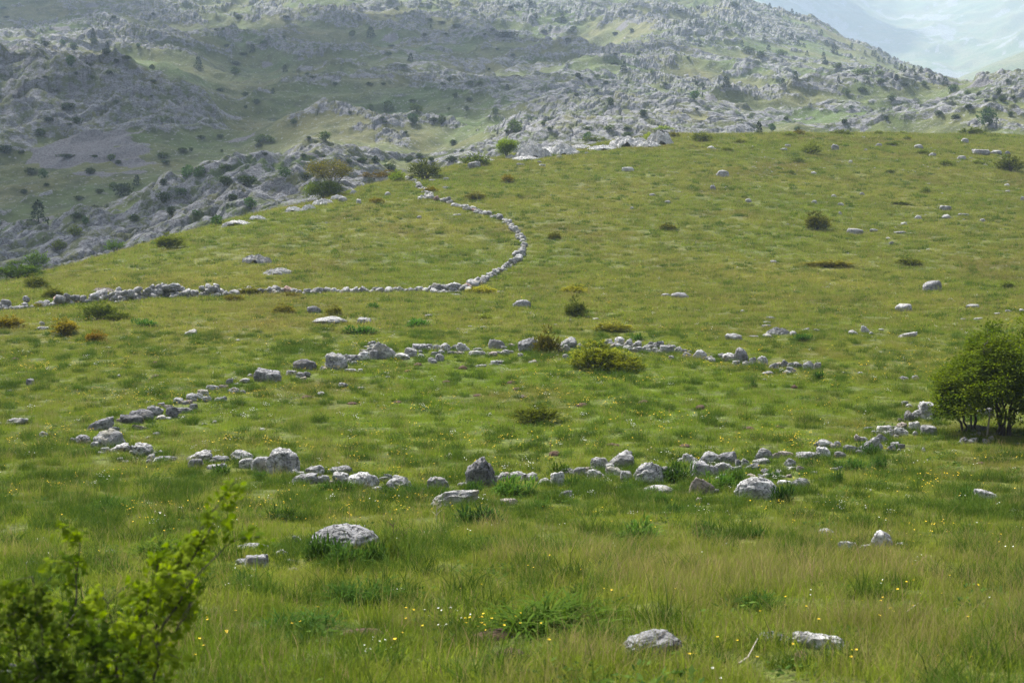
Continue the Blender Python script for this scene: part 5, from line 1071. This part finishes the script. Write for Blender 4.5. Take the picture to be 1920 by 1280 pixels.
# ------------------------------------------------------------------ bushes and trees of the mountain
def mtn_bush(seed, kind):
    rg = np.random.RandomState(seed); mb = MB()
    if kind == 'c':
        for i in range(11):
            z = i / 11; rr = .5 * (1 - z) ** .8 * rg.uniform(.8, 1.15); m = 26
            th = rg.uniform(0, 6.28, m); q = rg.uniform(.3, 1, m); C = np.stack([rr * q * np.cos(th), rr * q * np.sin(th), np.full(m, .06 + z * .9) + rg.normal(0, .02, m)], 1)
            V, Q = leaf_quads(C, np.stack([np.cos(th), np.sin(th), rg.normal(-.2, .4, m)], 1), rg.uniform(.12, .2, m), rg.uniform(.08, .13, m), rg); mb.add(V, None, Q, np.repeat(np.clip(rg.normal(.3, .25, m), 0, 1), 4))
        tube(mb, [(0, 0, -.08), (0, 0, .5)], [.035, .015], 5, 0.0)
    else:
        lob = [(rg.normal(0, .16), rg.normal(0, .16), rg.uniform(.25, .62), rg.uniform(.2, .34)) for _ in range(6 if kind == 'r' else 8)]
        for lx, ly, lz, lr in lob:
            m = 75; v = rg.normal(size=(m, 3)); v /= np.linalg.norm(v, axis=1)[:, None]; C = v * lr * rg.uniform(.55, 1, (m, 1)) + [lx, ly, lz]; C[:, 2] = np.maximum(C[:, 2], .0)
            V, Q = leaf_quads(C, v + rg.normal(size=(m, 3)) * .5, rg.uniform(.10, .2, m), rg.uniform(.06, .12, m), rg); mb.add(V, None, Q, np.repeat(np.clip(rg.normal(.4, .25, m), 0, 1), 4))
        for _ in range(3): tube(mb, [(0, 0, -.1), (rg.normal(0, .1), rg.normal(0, .1), .4)], [.03, .012], 4, 0.0)
    return mb.mesh('mountain_' + {'c': 'conifer', 'r': 'round_bush', 'l': 'low_bush'}[kind], M_BUSH, False)
MBUSH = {k: [mtn_bush(70 + i + ord(k), k) for i in range(4)] for k in 'crl'}
MTB = '''175 68 9 19 c/201 92 10 14 c/372 129 17 22 c/474 98 12 15 c/257 348 16 20 c/72 416 34 40 c/534 135 12 12 c/132 126 20 22 g/118 84 10 10 g/259 89 10 8 g/442 138 20 14 o/492 84 12 8 g/138 93 16 14 d/87 87 16 9 d/177 88 16 9 d/199 105 16 11 d/165 113 16 10 d/218 118 12 8 d/238 113 14 7 d/285 131 10 10 d/426 89 12 7 d/443 123 20 8 d/205 140 14 7 d/413 172 14 7 d/460 181 14 9 d/481 195 16 9 d/512 177 9 11 c/457 104 16 6 d/551 232 12 10 d/487 267 22 15 o/507 267 18 14 o/610 264 26 18 o/413 259 12 8 d/343 286 22 10 o/304 296 26 11 o/311 308 16 9 d/208 301 18 13 o/128 205 26 13 d/124 296 30 8 d/84 333 16 19 g/59 328 18 14 d/170 326 20 11 d/222 307 12 9 d/232 366 34 24 d/210 352 16 12 o/350 332 26 24 g/372 331 22 20 g/425 319 22 11 d/309 378 22 18 d/420 346 26 15 d/465 348 36 18 d/306 348 12 13 d/536 333 22 19 g/574 336 20 13 d/339 370 18 14 g/437 376 20 12 d/470 391 24 22 g/144 408 20 14 d/161 420 14 18 g/252 415 18 14 d/322 403 18 20 d/406 424 28 22 g/369 411 14 12 g/148 375 16 9 d/188 363 14 9 d/45 363 12 9 d/87 348 12 6 d/91 227 20 10 d/76 254 20 14 d/144 233 16 14 d/10 286 30 14 d/695 72 18 22 c/1170 133 12 19 c/770 116 12 16 c/808 54 6 8 c/1004 35 8 9 c/1163 29 9 10 c/673 39 9 10 c/951 168 9 10 c/1083 144 12 11 d/994 10 14 16 c/660 69 14 12 o/726 209 22 22 o/782 210 26 15 o/776 233 24 20 g/966 249 32 24 o/828 232 16 16 d/813 228 18 8 d/850 272 16 12 d/704 306 14 14 d/847 304 20 12 d/786 296 12 9 d/766 304 14 10 d/731 321 28 14 d/680 304 22 9 d/808 302 12 9 d/655 307 16 8 d/696 207 14 12 o/843 153 12 9 d/719 160 10 6 d/692 160 12 6 d/830 161 10 5 d/853 183 12 9 d/880 188 14 6 d/900 160 12 6 d/879 161 11 9 o/875 207 9 10 d/929 213 16 12 o/857 52 18 8 d/924 59 10 5 d/952 69 34 9 d/909 67 8 5 d/962 107 10 6 d/729 106 12 7 d/1020 62 14 5 d/1065 77 12 6 d/1057 42 14 9 o/1144 198 14 18 d/1206 218 18 15 d/1135 158 11 9 d/1105 151 9 5 d/1119 146 9 6 d/1223 138 9 8 o/1100 262 18 15 g/1102 244 16 9 o/1142 244 20 10 o/1176 257 22 10 o/1443 17 7 9 c/1485 27 7 11 c/1493 30 7 8 c/1507 40 7 9 c/1540 66 8 10 c/1597 92 8 10 c/1622 102 6 8 c/1636 105 7 10 c/1641 106 7 11 c/1647 116 8 11 c/1657 119 8 11 c/1666 119 8 10 c/1679 128 8 12 c/1690 133 8 12 c/1697 134 8 11 c/1713 133 7 9 c/1727 137 9 12 c/1717 140 7 8 c/1772 160 13 16 c/1752 150 6 9 c/1760 152 6 8 c/1743 147 6 7 c/1391 62 8 11 c/1413 47 6 8 c/1413 63 6 8 c/1433 76 8 11 c/1485 75 9 14 c/1497 87 8 11 c/1503 76 6 7 c/1507 89 7 8 c/1550 87 9 12 c/1564 97 16 14 c/1513 104 7 9 c/1544 113 10 15 c/1411 101 10 11 c/1404 101 22 14 o/1391 88 9 12 c/1428 112 18 12 d/1468 104 20 12 o/1441 94 10 10 c/1362 165 18 20 c/1468 161 12 14 c/1492 149 11 15 c/1572 155 7 11 c/1628 155 8 11 c/1651 156 14 9 d/1681 149 11 12 c/1547 121 12 10 d/1569 129 18 9 o/1612 138 34 10 o/1650 141 14 9 o/1312 87 8 10 c/1293 47 8 9 c/1305 49 8 10 c/1377 13 16 12 d/1302 188 22 18 g/1317 163 9 9 d/1423 253 16 25 c/1448 247 16 16 g/1495 245 12 8 d/1671 190 14 9 d/1596 203 10 6 d/1584 232 12 10 d/1661 223 9 7 d/1760 215 14 8 d/1792 223 16 9 d/1817 203 16 9 d/1854 235 32 34 g/1895 218 11 9 d/1878 190 14 10 d/1900 185 8 6 d/1873 176 11 12 d/1836 178 12 8 d/1784 171 18 14 g/1814 178 14 9 o/1851 190 12 5 d/1890 157 9 7 d/1697 160 18 6 d/1733 160 12 9 o/1587 178 14 12 o/1616 171 16 8 d'''
MT_ = []
for q in MTB.split('/'):
    a = q.split(); MT_.append((float(a[0]), float(a[1]), float(a[2]), float(a[3]), a[4]))
_rm = random.Random(77)
while len(MT_) < 286:
    px = _rm.uniform(0, 1500); py = _rm.uniform(8, 300)
    if py > np.interp(px, CRX, CRY) - 14: continue
    MT_.append((px, py, _rm.uniform(6, 14), _rm.uniform(4, 7), 'd'))
_P = at_many([(q[0], q[1]) for q in MT_])
KD = {'c': ('conifer', 'dark cone-shaped conifer', 'conifer'), 'd': ('mountain_bush', 'dark low bush', 'bush'), 'g': ('mountain_bush', 'green leafy bush', 'bush'), 'o': ('mountain_bush', 'pale olive rounded bush', 'bush')}
KC = {'c': (.75, .85, .95, 1), 'd': (1.15, 1.25, 1.0, 1), 'g': (1.2, 1.7, 1.0, 1), 'o': (1.9, 2.0, 1.4, 1)}
def zone_of(px, py):
    col = 'left edge' if px < 240 else 'left' if px < 480 else 'left middle' if px < 720 else 'middle' if px < 960 else 'right middle' if px < 1200 else 'right' if px < 1440 else 'far right ridge'
    row = 'top' if py < 60 else 'upper part' if py < 120 else 'mid height' if py < 180 else 'lower part' if py < 250 else 'foot'
    return f'{row} of mountain, {col}'
zg = {}
for i, q in enumerate(MT_): zg.setdefault((zone_of(q[0], q[1]), q[4]), []).append(i)
for (zz, kd), ids in zg.items():
    ids.sort(key=lambda i: MT_[i][0])
    for k, i in enumerate(ids):
        px, py, wp, hp_, kd = MT_[i]; p = _P[i]
        if p[1] < 120: continue
        W = wp * p[1] / F; H = hp_ * p[1] / F; kind = 'c' if kd == 'c' else ('r' if kd in 'go' else 'l')
        o = link(KD[kd][0], _rm.choice(MBUSH[kind]), None, (p[0], p[1], p[2] - .02 * H), (0, 0, _rm.uniform(0, 6.28)), (W * 1.05, W * 1.05, H * 1.08)); f = _rm.uniform(.85, 1.15); c = KC[kd]; o.color = (c[0] * f, c[1] * f, c[2] * f, 1)
        tag(o, f'{KD[kd][1]} at {zz}' + (f', {oth(k)} from left' if len(ids) > 1 else ''), KD[kd][2], 'conifers on the mountain' if kd == 'c' else 'bushes on the mountain')
# ------------------------------------------------------------------ grass and flowers (ground cover)
def blades(mb, n, R0, h, hv, wd, lean, rg, tint, tv, tip=None, clump=1.0):
    a = rg.uniform(0, 6.28, n); r = R0 * np.sqrt(rg.uniform(0, 1, n)) * clump
    B = np.stack([r * np.cos(a), r * np.sin(a), np.full(n, -.02)], 1); H = h * np.exp(rg.normal(0, hv, n)); W = wd * rg.uniform(.7, 1.3, n)
    th = rg.uniform(0, 6.28, n); S = np.stack([np.cos(th), np.sin(th), np.zeros(n)], 1); la = rg.uniform(0, 6.28, n); ln = lean * np.abs(rg.normal(.6, .5, n)); D = np.stack([np.cos(la) * ln, np.sin(la) * ln, np.ones(n)], 1)
    D2 = np.stack([np.cos(la) * ln * 2.4, np.sin(la) * ln * 2.4, np.ones(n) * (1 - .3 * ln)], 1)
    m = B + D * (H * .5)[:, None]; t_ = m + D2 * (H * .5)[:, None]; s = S * (W * .5)[:, None]
    V = np.stack([B - s, B + s, m - s * .8, m + s * .8, t_], 1).reshape(-1, 3); k = np.arange(n)[:, None] * 5
    ti = np.clip(rg.normal(tint, tv, n), 0, 1); A = np.stack([ti * .8, ti * .8, ti, ti, np.clip(ti + (tip or 0), 0, 1)], 1).ravel()
    mb.add(V, k + np.array([[2, 3, 4]]), k + np.array([[0, 1, 3, 2]]), A)
PC = bpy.data.collections.new('grass_patches')          # patches that the ground cover repeats; not linked to the scene
FC = bpy.data.collections.new('flower_heads')
def proto(col, name, me): o = bpy.data.objects.new(name, me); col.objects.link(o); return o
def patch(name, seed, spec, mat=M_GRASS):
    rg = np.random.RandomState(seed); mb = MB()
    for kw in spec: blades(mb, rg=rg, **kw)
    return proto(PC, name, mb.mesh(name, mat, False))
for i in range(3): patch(f'a{i}_short', 10 + i, [dict(n=250, R0=.30, h=.070, hv=.40, wd=.007, lean=.6, tint=.12, tv=.16), dict(n=10, R0=.30, h=.17, hv=.25, wd=.004, lean=.25, tint=.7, tv=.2)])
for i in range(3): patch(f'b{i}_tall', 20 + i, [dict(n=140, R0=.30, h=.11, hv=.35, wd=.007, lean=.4, tint=.2, tv=.2), dict(n=70, R0=.30, h=.25, hv=.28, wd=.0045, lean=.35, tint=.62, tv=.18, tip=.35)])
for i in range(3): patch(f'c{i}_lush', 30 + i, [dict(n=200, R0=.22, h=.16, hv=.4, wd=.009, lean=.6, tint=.35, tv=.22)], M_TUFT)
def herblets(seed):
    rg = np.random.RandomState(seed); mb = MB(); n = 60; a = rg.uniform(0, 6.28, n); C = np.stack([.26 * np.sqrt(rg.rand(n)) * np.cos(a), .26 * np.sqrt(rg.rand(n)) * np.sin(a), rg.uniform(.01, .07, n)], 1)
    V, Q = leaf_quads(C, np.stack([np.cos(a * 3), np.sin(a * 3), rg.uniform(0, .6, n)], 1), rg.uniform(.04, .09, n), rg.uniform(.02, .04, n), rg); mb.add(V, None, Q, np.repeat(np.clip(rg.normal(.5, .25, n), 0, 1), 4))
    return proto(PC, f'd{seed}_herb', mb.mesh('herblets', M_HERB, False))
for i in range(2): herblets(i)
# coarse far patches: fewer, wider blades
for i in range(3): patch(f'e{i}_far', 40 + i, [dict(n=120, R0=.42, h=.09, hv=.45, wd=.018, lean=.5, tint=.15, tv=.2), dict(n=25, R0=.42, h=.17, hv=.3, wd=.012, lean=.3, tint=.7, tv=.2)])
for i in range(2): patch(f'f{i}_farlush', 50 + i, [dict(n=80, R0=.26, h=.14, hv=.35, wd=.024, lean=.6, tint=.3, tv=.25)], M_TUFT)
IDX = {o.name[0]: [] for o in PC.objects}
for k, nm in enumerate(sorted(o.name for o in PC.objects)): IDX[nm[0]].append(k)

def scatter_object(name, coll, P, rz, tilt, scl, idx, label):
    me = bpy.data.meshes.new(name); me.vertices.add(len(P)); me.vertices.foreach_set('co', np.asarray(P, np.float32).ravel())
    for k, v in (('rz', rz), ('tx', tilt[:, 0]), ('ty', tilt[:, 1]), ('sc', scl)):
        a = me.attributes.new(k, 'FLOAT', 'POINT'); a.data.foreach_set('value', np.asarray(v, np.float32))
    a = me.attributes.new('vi', 'INT', 'POINT'); a.data.foreach_set('value', np.asarray(idx, np.int32))
    o = link(name, me); g = bpy.data.node_groups.new(name, 'GeometryNodeTree')
    g.interface.new_socket('Geometry', in_out='INPUT', socket_type='NodeSocketGeometry'); g.interface.new_socket('Geometry', in_out='OUTPUT', socket_type='NodeSocketGeometry')
    gi = g.nodes.new('NodeGroupInput'); go = g.nodes.new('NodeGroupOutput'); ins = g.nodes.new('GeometryNodeInstanceOnPoints'); ci = g.nodes.new('GeometryNodeCollectionInfo')
    ci.inputs['Collection'].default_value = coll; ci.inputs['Separate Children'].default_value = True; ci.inputs['Reset Children'].default_value = True
    def na(k, dt='FLOAT'):
        n = g.nodes.new('GeometryNodeInputNamedAttribute'); n.data_type = dt; n.inputs['Name'].default_value = k; return n.outputs[0]
    cx = g.nodes.new('ShaderNodeCombineXYZ'); g.links.new(na('tx'), cx.inputs[0]); g.links.new(na('ty'), cx.inputs[1]); g.links.new(na('rz'), cx.inputs[2])
    er = g.nodes.new('FunctionNodeEulerToRotation'); g.links.new(cx.outputs[0], er.inputs[0])
    g.links.new(gi.outputs[0], ins.inputs['Points']); g.links.new(ci.outputs[0], ins.inputs['Instance']); ins.inputs['Pick Instance'].default_value = True
    g.links.new(na('vi', 'INT'), ins.inputs['Instance Index']); g.links.new(er.outputs[0], ins.inputs['Rotation']); g.links.new(na('sc'), ins.inputs['Scale'])
    g.links.new(ins.outputs[0], go.inputs[0]); md = o.modifiers.new('scatter', 'NODES'); md.node_group = g
    return tag(o, label, None, None, 'stuff')
KO = np.array(KEEP_OUT)
def clear_of(X, Y, pad=0.05):
    ok = np.ones(len(X), bool)
    for i in range(0, len(X), 4000):
        dx = X[i:i + 4000, None] - KO[None, :, 0]; dy = (Y[i:i + 4000, None] - KO[None, :, 1]); dy = np.where(dy < 0, dy * .75, dy)
        ok[i:i + 4000] = ~(dx * dx + dy * dy < (KO[None, :, 2] + pad) ** 2).any(1)
    return ok
def strew(rg, y0, y1, dens):
    wd = lambda y: .40 * y + 7.0
    n = int(dens * (.40 * (y1 ** 2 - y0 ** 2) + 14.0 * (y1 - y0))); Y = np.zeros(0)
    while len(Y) < n:
        c = rg.uniform(y0, y1, 2 * n); Y = np.concatenate([Y, c[rg.rand(2 * n) < wd(c) / wd(y1)]])
    Y = Y[:n]; X = rg.uniform(-1, 1, n) * wd(Y); return X, Y
def grass():
    rg = np.random.RandomState(12); XX, YY, VI, SCL = [], [], [], []
    for y0, y1, dens, far in ((7.0, 20, 14, 0), (20, 36, 9.5, 0), (36, 66, 9.5, 0), (66, 100, 5.5, 1), (100, 232, 2.8, 1)):
        X, Y = strew(rg, y0, y1, dens); u = X / Y
        Yc, _ = crest(u); k = Y < Yc + 3; X, Y, u = X[k], Y[k], u[k]
        tallp = (0.10 + 0.55 * np.exp(-((Y - 17.5 + 3 * u) / 3.6) ** 2) * sstep(-.12, .16, u) + 0.62 * np.exp(-((Y - 12.5) / 3.8) ** 2) * sstep(.0, .2, u) + 0.22 * np.exp(-((Y - 29 + 30 * u) / 3.5) ** 2) * (u < -.1) + 0.25 * np.exp(-((Y - 77) / 9) ** 2))
        tallp = tallp * sstep(-.25, .3, fbm(X / 3.0, Y / 3.0, 1.0, 3) + .08)
        lushp = 0.06 + .34 * sstep(.05, .32, fbm(X / 2.6, Y / 3.4, 6.0, 3)) + .15 * np.exp(-((Y - 27) / 4) ** 2)
        q = rg.rand(len(X)); lush = q < lushp; tall = (~lush) & (rg.rand(len(X)) < tallp); herb = (~lush) & (~tall) & (rg.rand(len(X)) < .07)
        ok = clear_of(X, Y, -.02); short_only = ~clear_of(X, Y, .22)
        tall &= ~short_only; lush = np.where(short_only, rg.rand(len(X)) < .45, lush)
        vi = np.where(rg.rand(len(X)) < 2, 0, 0); ch = lambda L: np.array(L)[rg.randint(0, len(L), len(X))]
        vi = ch(IDX['e']) if far else ch(IDX['a'])
        if far: vi = np.where(lush, ch(IDX['f']), vi)
        else: vi = np.where(lush, ch(IDX['c']), vi); vi = np.where(tall, ch(IDX['b']), vi); vi = np.where(herb, ch(IDX['d']), vi)
        scl = rg.uniform(.75, 1.25, len(X)) * (1.0 if not far else np.interp(Y, [66, 120, 232], [.9, 1.25, 1.6])) * np.where(short_only, .75, 1.0)
        if not far: scl = scl * np.interp(Y, [20, 66], [1.0, .95])
        XX.append(X[ok]); YY.append(Y[ok]); VI.append(vi[ok]); SCL.append(scl[ok])
    X, Y, vi, scl = map(np.concatenate, (XX, YY, VI, SCL)); Z = ground(X, Y); n = len(X)
    scatter_object('meadow_grass', PC, np.stack([X, Y, Z], 1), rg.uniform(0, 6.28, n), rg.normal(0, .08, (n, 2)), scl, vi, 'green and brown meadow grass')
    return n
NG = grass()

def flower_head(name, col, seed, petals, rad, mat, h, heads=1, spread=0.0):
    rg = np.random.RandomState(seed); mb = MB(); mbs = MB()
    for q in range(heads):
        bx, by = rg.normal(size=2) * spread; hz = h * rg.uniform(.75, 1.2); tp = np.array([bx + rg.normal() * .02, by + rg.normal() * .02, hz])
        tube(mbs, [(bx, by, -.02), tuple(tp)], [.0025, .002], 4)
        for k in range(petals):
            a = k * 6.283 / petals; d = np.array([math.cos(a), math.sin(a), .35]); s = np.array([-math.sin(a), math.cos(a), 0]); c = tp
            mb.add(np.array([c, c + d * rad * .6 + s * rad * .42, c + d * rad, c + d * rad * .6 - s * rad * .42]), None, np.array([[0, 1, 2, 3]]))
    V = np.concatenate(mbs.V + mb.V); off = mbs.n; T = np.concatenate(mbs.T); Q = np.concatenate(mbs.Q + [q + off for q in mb.Q])
    me = mk_mesh(name, V, [T, Q], False, [M_STEM, mat], None, np.concatenate([np.zeros(len(T) + len(np.concatenate(mbs.Q))), np.ones(len(np.concatenate(mb.Q)))]))
    return proto(col, name, me) if col else me
flower_head('a_yellow', FC, 1, 5, .017, M_YEL, .20); flower_head('b_yellow_group', FC, 2, 5, .014, M_YEL, .15, 5, .09)
flower_head('c_white', FC, 3, 5, .013, M_WHI, .16, 2, .03); flower_head('d_white_group', FC, 4, 4, .012, M_WHI, .13, 9, .06)
def flowers():
    rg = np.random.RandomState(8)
    out = {'y': [], 'w': []}
    for y0, y1, dy, dw in ((8, 20, .9, .55), (20, 36, 2.2, .9), (36, 64, 3.0, .8), (64, 100, .9, .25)):
        for c, dens in (('y', dy), ('w', dw)):
            X, Y = strew(rg, y0, y1, dens * 2.2); f = fbm(X / (4.5 if c == 'y' else 2.2), Y / (5.5 if c == 'y' else 2.6), 2.0 if c == 'y' else 8.0, 3); k = rg.rand(len(X)) < sstep(-.12, .35, f) * (1.0 if c == 'y' else .9)
            k &= clear_of(X, Y, .0); out[c].append(np.stack([X[k], Y[k]], 1))
    for c, nm, lab, a, b in (('y', 'yellow_wildflowers', 'tiny yellow flowers dotted through the grass', 0, 1), ('w', 'white_wildflowers', 'tiny white flowers dotted through the grass', 2, 3)):
        Q = np.concatenate(out[c])
        if c == 'w':                                   # the white clumps the photo shows
            ex = [(850, 1170, 46, 22, 11), (745, 1120, 22, 6, 4), (690, 1235, 30, 12, 5), (430, 783, 26, 9, 12), (395, 775, 16, 5, 6), (1325, 790, 18, 4, 6), (1180, 800, 14, 4, 6), (725, 705, 12, 4, 6), (1075, 935, 18, 5, 7), (1310, 968, 30, 8, 8), (960, 870, 60, 10, 9), (1600, 950, 60, 16, 10), (700, 762, 60, 10, 9), (950, 740, 60, 10, 8), (455, 1100, 30, 30, 6), (1345, 880, 18, 10, 5), (1125, 905, 24, 8, 7), (900, 945, 30, 10, 7)]
            pts = [(x + rg.normal() * sx * .6, y + rg.normal() * sy * .6) for x, y, sx, sy, n in ex for _ in range(n)]; Q = np.concatenate([Q, at_many(pts)[:, :2]])
        else:
            ex = [(935, 1180, 60, 26, 10), (510, 835, 26, 8, 16), (470, 838, 60, 20, 14), (880, 830, 60, 14, 20), (1460, 830, 50, 10, 22), (1380, 830, 40, 8, 12), (730, 950, 60, 22, 22), (700, 930, 80, 16, 14), (240, 632, 10, 2, 8), (1140, 715, 30, 4, 10), (900, 800, 200, 40, 40), (1150, 800, 150, 30, 40), (660, 850, 60, 20, 14), (250, 980, 60, 20, 8)]
            pts = [(x + rg.normal() * sx * .6, y + rg.normal() * sy * .6) for x, y, sx, sy, n in ex for _ in range(n)]; Q = np.concatenate([Q, at_many(pts)[:, :2]])
        n = len(Q); Z = ground(Q[:, 0], Q[:, 1])
        vi = np.where((rg.rand(n) < .3) & (Q[:, 1] > 22), b, a); scatter_object(nm, FC, np.stack([Q[:, 0], Q[:, 1], Z], 1), rg.uniform(0, 6.28, n), rg.normal(0, .25, (n, 2)), rg.uniform(.8, 1.35, n) * np.interp(Q[:, 1], [10, 30, 90], [.62, .85, 1.2] if c == 'y' else [.68, .9, 1.2]), vi, lab)
flowers()
# the buttercups one can pick out one by one in the foreground
BC = [(927,1192),(916,1197),(943,1189),(953,1195),(972,1182),(978,1201),(890,1209),(906,1203),(759,1170),(867,1199),(1042,1183),(1031,1237),(1020,1195),(791,1203),(750,1220),(765,1186),(740,1230),(868,1185),(912,1183),(1005,1082),(1424,1175),(1473,1146),(1479,1163),(1513,1166),(1536,1190),(1676,1170),(1682,1174),(1785,1102),(1686,1134),(1775,1140),(1624,1154),(1716,1166),(1379,1232),(1358,1232),(1301,1263),(1297,1261),(1603,1253),(1620,1253),(1421,1266),(347,1168),(388,1191),(364,1187),(434,1170),(537,1197),(595,1170),(568,1194),(416,1211),(415,1218),(370,1230),(382,1246),(354,1265),(1148,1130),(1157,1131),(1122,1142)]
_P = at_many(BC); st_m = flower_head('buttercup_stem', None, 41, 5, .016, M_YEL, .14)
for i, p in enumerate(_P):
    o = link('buttercup', st_m, None, (p[0], p[1] + .10, p[2] + .02), (_rg.uniform(-.25, .25), _rg.uniform(-.25, .25), i * 1.7), (1, 1, 1)); s = _rg.uniform(.7, 1.0); o.scale = (s, s, s)
    tag(o, 'single yellow buttercup on a thin stem in the foreground grass', 'flower', 'buttercups in the foreground')
print('grass patches', NG)
HAZE()
